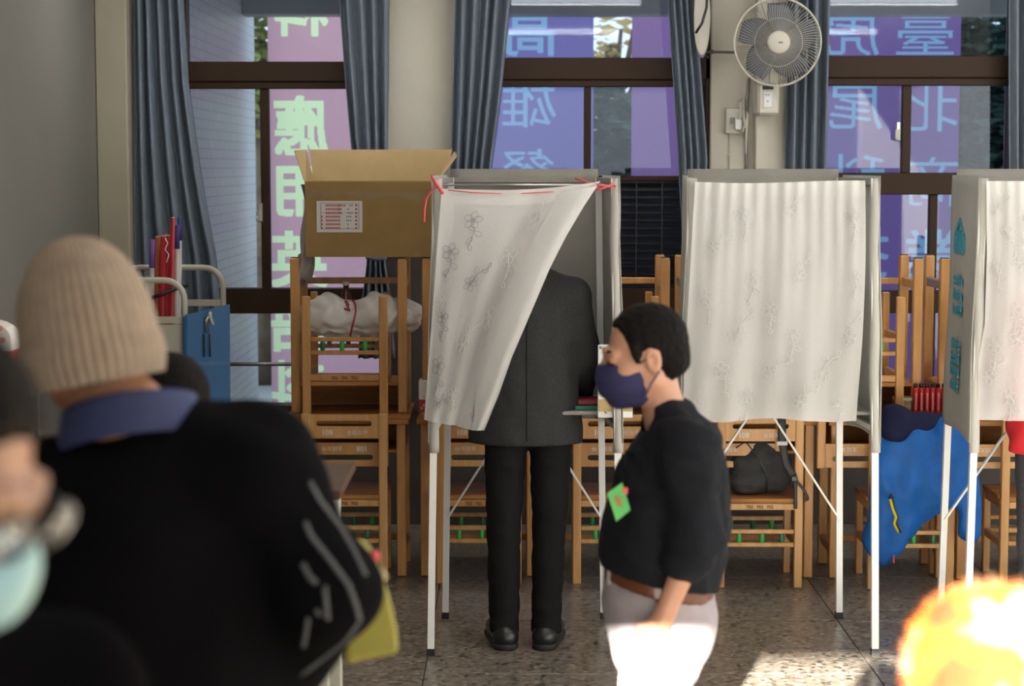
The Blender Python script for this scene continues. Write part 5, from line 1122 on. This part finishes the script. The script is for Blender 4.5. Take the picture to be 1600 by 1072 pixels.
# shirt collar
def sc_(u, v):
    a = PI*.95*u+PI*.05; c = q(203, 655, -.005); r_ = .088+.010*v; tilt = (px0 := 0)
    x = -r_*math.cos(a)*1.12; y = -r_*math.sin(a)*.95
    return Vector((c.x+x, c.y+y, c.z+.035+.30*x*.55+.015-.062*v-.03*(1-math.sin(a))))
thick(MB().grid(sc_, 30, 6).build('shirt_collar', shb, pC), .004)
# knit hat with ribs
Hd = Cc.hd; rbs = MB()
def hat(u, v):
    a = 2*PI*u; t = v
    prof = [(0, .098), (.12, .1065), (.3, .1085), (.45, .108), (.6, .104), (.75, .092), (.88, .066), (.96, .036), (1, .004)]; r_ = float(np.interp(t, [p[0] for p in prof], [p[1] for p in prof]))
    z = -.055+.205*t; r_ = .106*math.sqrt(max(0, 1-max(0, (t-.22)/.78)**2.3))+.0005; rib = 1+.018*math.cos(a*44)*(1 if t < .97 else 0)+.012*math.sin(t*60)*(t < .33)*.3
    return Hd.w(r_*.93*rib*math.cos(a), -.012+r_*1.08*rib*math.sin(a), z)
hb_ = MB().grid(hat, 264, 40).build('knit_hat', bei, pC)
def cuff(u, v):
    a = 2*PI*u; r_ = .1015+.008*math.sin(PI*v); rib = 1+.022*math.cos(a*44); return Hd.w(r_*.95*rib*math.cos(a), -.012+r_*1.08*rib*math.sin(a), -.068+.075*v)
MB().grid(cuff, 264, 8).build('hat_cuff', bei, hb_)
Cc.hair(M('hair_grey', (.05, .045, .04), .6), bottom=-.085, grow=.004)
# olive shopping bag under his arm
om_ = M('bag_olive', (.30, .27, .035), .55, var=.08, vscale=10); bg_ = empty('shopping_bag', q(585, 1040, .12)); tag(bg_, 'olive yellow bag with a red clip held under the black sleeve', 'bag'); I = Matrix.Translation(-bg_.location)
poly = [(540, 1040), (623, 1022), (621, 985), (608, 930), (592, 882), (580, 862), (560, 850), (535, 900)]
b = MB(); n = len(poly)
front = [I @ q(x, y, .14) for x, y in poly]; back = [I @ (q(x, y, .14)+Vector((-.01, .07, 0))) for x, y in poly]
b.v = [tuple(v) for v in front+back]; b.f = [tuple(range(n)), tuple(range(2*n-1, n-1, -1))]+[(i, n+i, n+(i+1) % n, (i+1) % n) for i in range(n)]
bev(b.build('sack', om_, bg_), .008, 3)
MB().tube([I @ q(585, 885, .13), I @ q(594, 892, .12), I @ q(600, 902, .13), I @ q(596, 905, .14)], .006, 8).build('handle_loop', M('handle_tan', (.35, .31, .16), .6), bg_)
MB().tube([I @ q(585, 862, .12), I @ q(586, 876, .12)], .007, 8).build('red_clip', MATS['red_tape'], bg_)

# ---------------------------------------------------------------- man with glasses and pale mask at the edge
YG = 1.5; q = lambda px, py, dy=0: P(px, py, YG+dy)
D_ = Fig(q(-190, 900).x, YG, 1.72, 0); D_.f = Vector((.8, -.6, 0)); D_.r = Vector((-.6, -.8, 0))
D_ = Fig(q(-170, 900, .05).x, YG+.05, 1.70, -2.2); J = D_.J; J['head'] = q(-122, 728, 0); J['nek'] = q(-220, 985, .04); D_.hR = head_R((.92, -.30, -.44), .0)
pD = D_.body('person', 'person in glasses and a pale blue mask, head bowed, cut off at the edge', .007, skin=M('skin_tan', (.30, .165, .11), .5))
D_.hair(HAIR, front=.042, grow=.010, bottom=-.06)
drk = M('coat_dark', (.002, .002, .003), .95, spec=.02)
D_.top('dark_coat', drk, [('pel', .2), ('wai', .19), ('che', .19), (J['nek']-up*.06, .11)], (.08, .07, .058, .95), [], .66, .012, wrinkle(.004, 20, .3))
D_.trousers(trs, h=.012); D_.shoes(lea, sole, .008)
Hd = D_.hd; msk = M('mask_pale_blue', (.27, .46, .52), .7)
S = Sdf(.006, .015); Hd.ell(S, (0, .042, -.052), (.066, .083, .062), .02); Hd.cap(S, (0, .106, -.025), (0, .104, -.070), .014, .014, .02); Hd.cap(S, (0, .06, -.095), (0, .075, -.10), .036, .024, .02)
S.cut(Hd.w(0, .1, -.004), Hd.R @ Vector((0, -.1, 1))); S.cut(Hd.w(0, .024, -.05), Hd.R @ Vector((0, -1, .12))); S.cut(Hd.w(0, .04, -.122), Hd.R @ Vector((0, 0, -1))); S.mesh('face_mask', msk, pD)
gl = empty('eye_glasses', Hd.w(0, .115, 0)); tag(gl, 'dark framed glasses on the person at the edge', 'glasses'); I = Matrix.Translation(-gl.location)
fm_ = M('glasses_frame', (.02, .02, .022), .35)
for x in (-1, 1):
    MB().tube([I @ Hd.w(x*.033+.025*math.cos(a*PI/10), .120-.012*abs(x*.033+.025*math.cos(a*PI/10))/.05, -.002+.020*math.sin(a*PI/10)) for a in range(20)], .0018, 6, closed=True).build('rim', fm_, gl)
    MB().lathe([(.0, 0), (.024, .0)], 20, I @ Matrix.Translation(Hd.w(x*.033, .114, -.002)) @ Hd.R.to_4x4() @ Matrix.Rotation(PI/2, 4, 'X') @ Matrix.Diagonal((1, .8, 1, 1))).build('lens', MATS['window_glass'], gl)
    MB().tube([I @ Hd.w(x*.058, .108, .004), I @ Hd.w(x*.076, .05, .006), I @ Hd.w(x*.080, -.02, .004)], .002, 6).build('temple', fm_, gl)
MB().tube([I @ Hd.w(-.009, .121, .002), I @ Hd.w(.009, .121, .002)], .0018, 6).build('bridge', fm_, gl)

# ---------------------------------------------------------------- dark-haired person mostly hidden behind the knit hat
YD = 3.9; E_ = Fig(P(262, 700, YD).x, YD, 1.51, .0); E_.J['head'] = P(266, 640, YD); E_.hR = head_R((-.3, 1, -.2))
pE = E_.body('person', 'person with black hair mostly hidden behind the beige knit hat', .009); E_.hair(HAIR, grow=.018, bottom=-.1, front=.08, h=.008)
E_.top('dark_coat', drk, [('pel', .19), ('wai', .185), ('che', .18), (E_.J['nek']-up*.05, .10)], (.075, .065, .055, .95), [], .66, .012, wrinkle(.004, 20, .3)); E_.trousers(trs, h=.012); E_.shoes(lea, sole, .008)

# ---------------------------------------------------------------- voter in red behind the pink-tinted curtain
YR = YBF+.18; G_ = Fig(XAT(1662, 800, YR), YR, 1.62, 0)
redm = M('sweater_red', (.50, .012, .02), .8); chm = M('trouser_charcoal', (.045, .045, .05), .9, var=.3, vscale=90)
J = G_.J; J['elbL'] = P(1592, 600, YR+.02); J['wriL'] = P(1612, 640, YR+.2); J['elbR'] = G_.L(.24, .0, 1.08); J['wriR'] = G_.L(.16, .2, .98)
pG = G_.body('person', 'person in a red sweater and charcoal trousers behind the last booth curtain', .009); G_.hair(HAIR, bottom=-.1, grow=.016)
zR = lambda py: P(1662, py, YR)
G_.top('red_sweater', redm, [(zR(730), .215), (zR(650), .21), (zR(560), .2), (zR(500), .17)], (.075, .068, .055, .95), [((0, 0, ZAT(708, YR)), (0, 0, -1))], .62, .010, wrinkle(.005, 24, .7))
J['hipL'] = P(1630, 720, YR); J['kneeL'] = P(1622, 850, YR)
G_.trousers(chm, (.115, .085, .07), .19, .010, wrinkle(.003, 26, 1.0)); G_.shoes(lea, sole)

# ---------------------------------------------------------------- person in the fuzzy hat, in the sun
YS = 2.2; F_ = Fig(P(1548, 1060, YS).x, YS, 1.40, -.1); F_.J['head'] = P(1548, 1085, YS)
pF = F_.body('person', 'person in a fuzzy orange and yellow hat in sunlight at the bottom', .008)
F_.hair(HAIR, grow=.004); yel = M('jacket_yellow', (.60, .36, .02), .8)
F_.top('yellow_jacket', yel, [('pel', .19), ('wai', .185), ('che', .18), (F_.J['nek']-up*.05, .10)], (.07, .06, .05, .95), [], .66, .012, wrinkle(.005, 20, .3)); F_.trousers(trs, h=.012); F_.shoes(lea, sole, .008)
def fuzz():
    m = bpy.data.materials.new('fuzzy_wool'); m.use_nodes = True; nt = m.node_tree; N = nt.nodes; L = nt.links; b = N['Principled BSDF']; tc = N.new('ShaderNodeTexCoord'); n = N.new('ShaderNodeTexNoise'); n.inputs['Scale'].default_value = 9; n.inputs['Detail'].default_value = 2
    L.new(tc.outputs['Object'], n.inputs['Vector']); r = N.new('ShaderNodeValToRGB'); r.color_ramp.elements[0].position = .38; r.color_ramp.elements[0].color = (.40, .028, .002, 1); r.color_ramp.elements[1].position = .62; r.color_ramp.elements[1].color = (.66, .52, .38, 1)
    e = r.color_ramp.elements.new(.5); e.color = (.50, .12, .003, 1); L.new(n.outputs['Fac'], r.inputs[0]); L.new(r.outputs[0], b.inputs['Base Color']); b.inputs['Roughness'].default_value = .95; MATS['fuzzy_wool'] = m; return m
fz = fuzz(); Hd = F_.hd; S = Sdf(.006, .02); Hd.ell(S, (0, -.01, .04), (.112, .122, .115), .02); Hd.ell(S, (0, -.01, -.02), (.108, .118, .06), .02); S.cut(Hd.w(0, 0, -.06), -(Hd.R @ Vector((0, .2, 1)))); S.noise = wrinkle(.006, 60, 2.0)
ht = S.mesh('fuzzy_hat', fz, pF)
rn = np.random.RandomState(4); me = ht.data; nv_ = len(me.vertices); ids_ = rn.choice(nv_, min(9000, nv_), replace=False); b = MB()
for i in ids_:
    v = me.vertices[int(i)]; n_ = v.normal; t = Vector(rn.normal(size=3))*.5; d = (n_+t).normalized(); l = rn.uniform(.008, .022); sd_ = d.orthogonal().normalized()*.0006; o = len(b.v)
    b.v += [tuple(v.co-sd_), tuple(v.co+sd_), tuple(v.co+d*l)]; b.f.append((o, o+1, o+2))
fo = b.build('wool_pile', fz, ht); fo['kind'] = 'stuff'
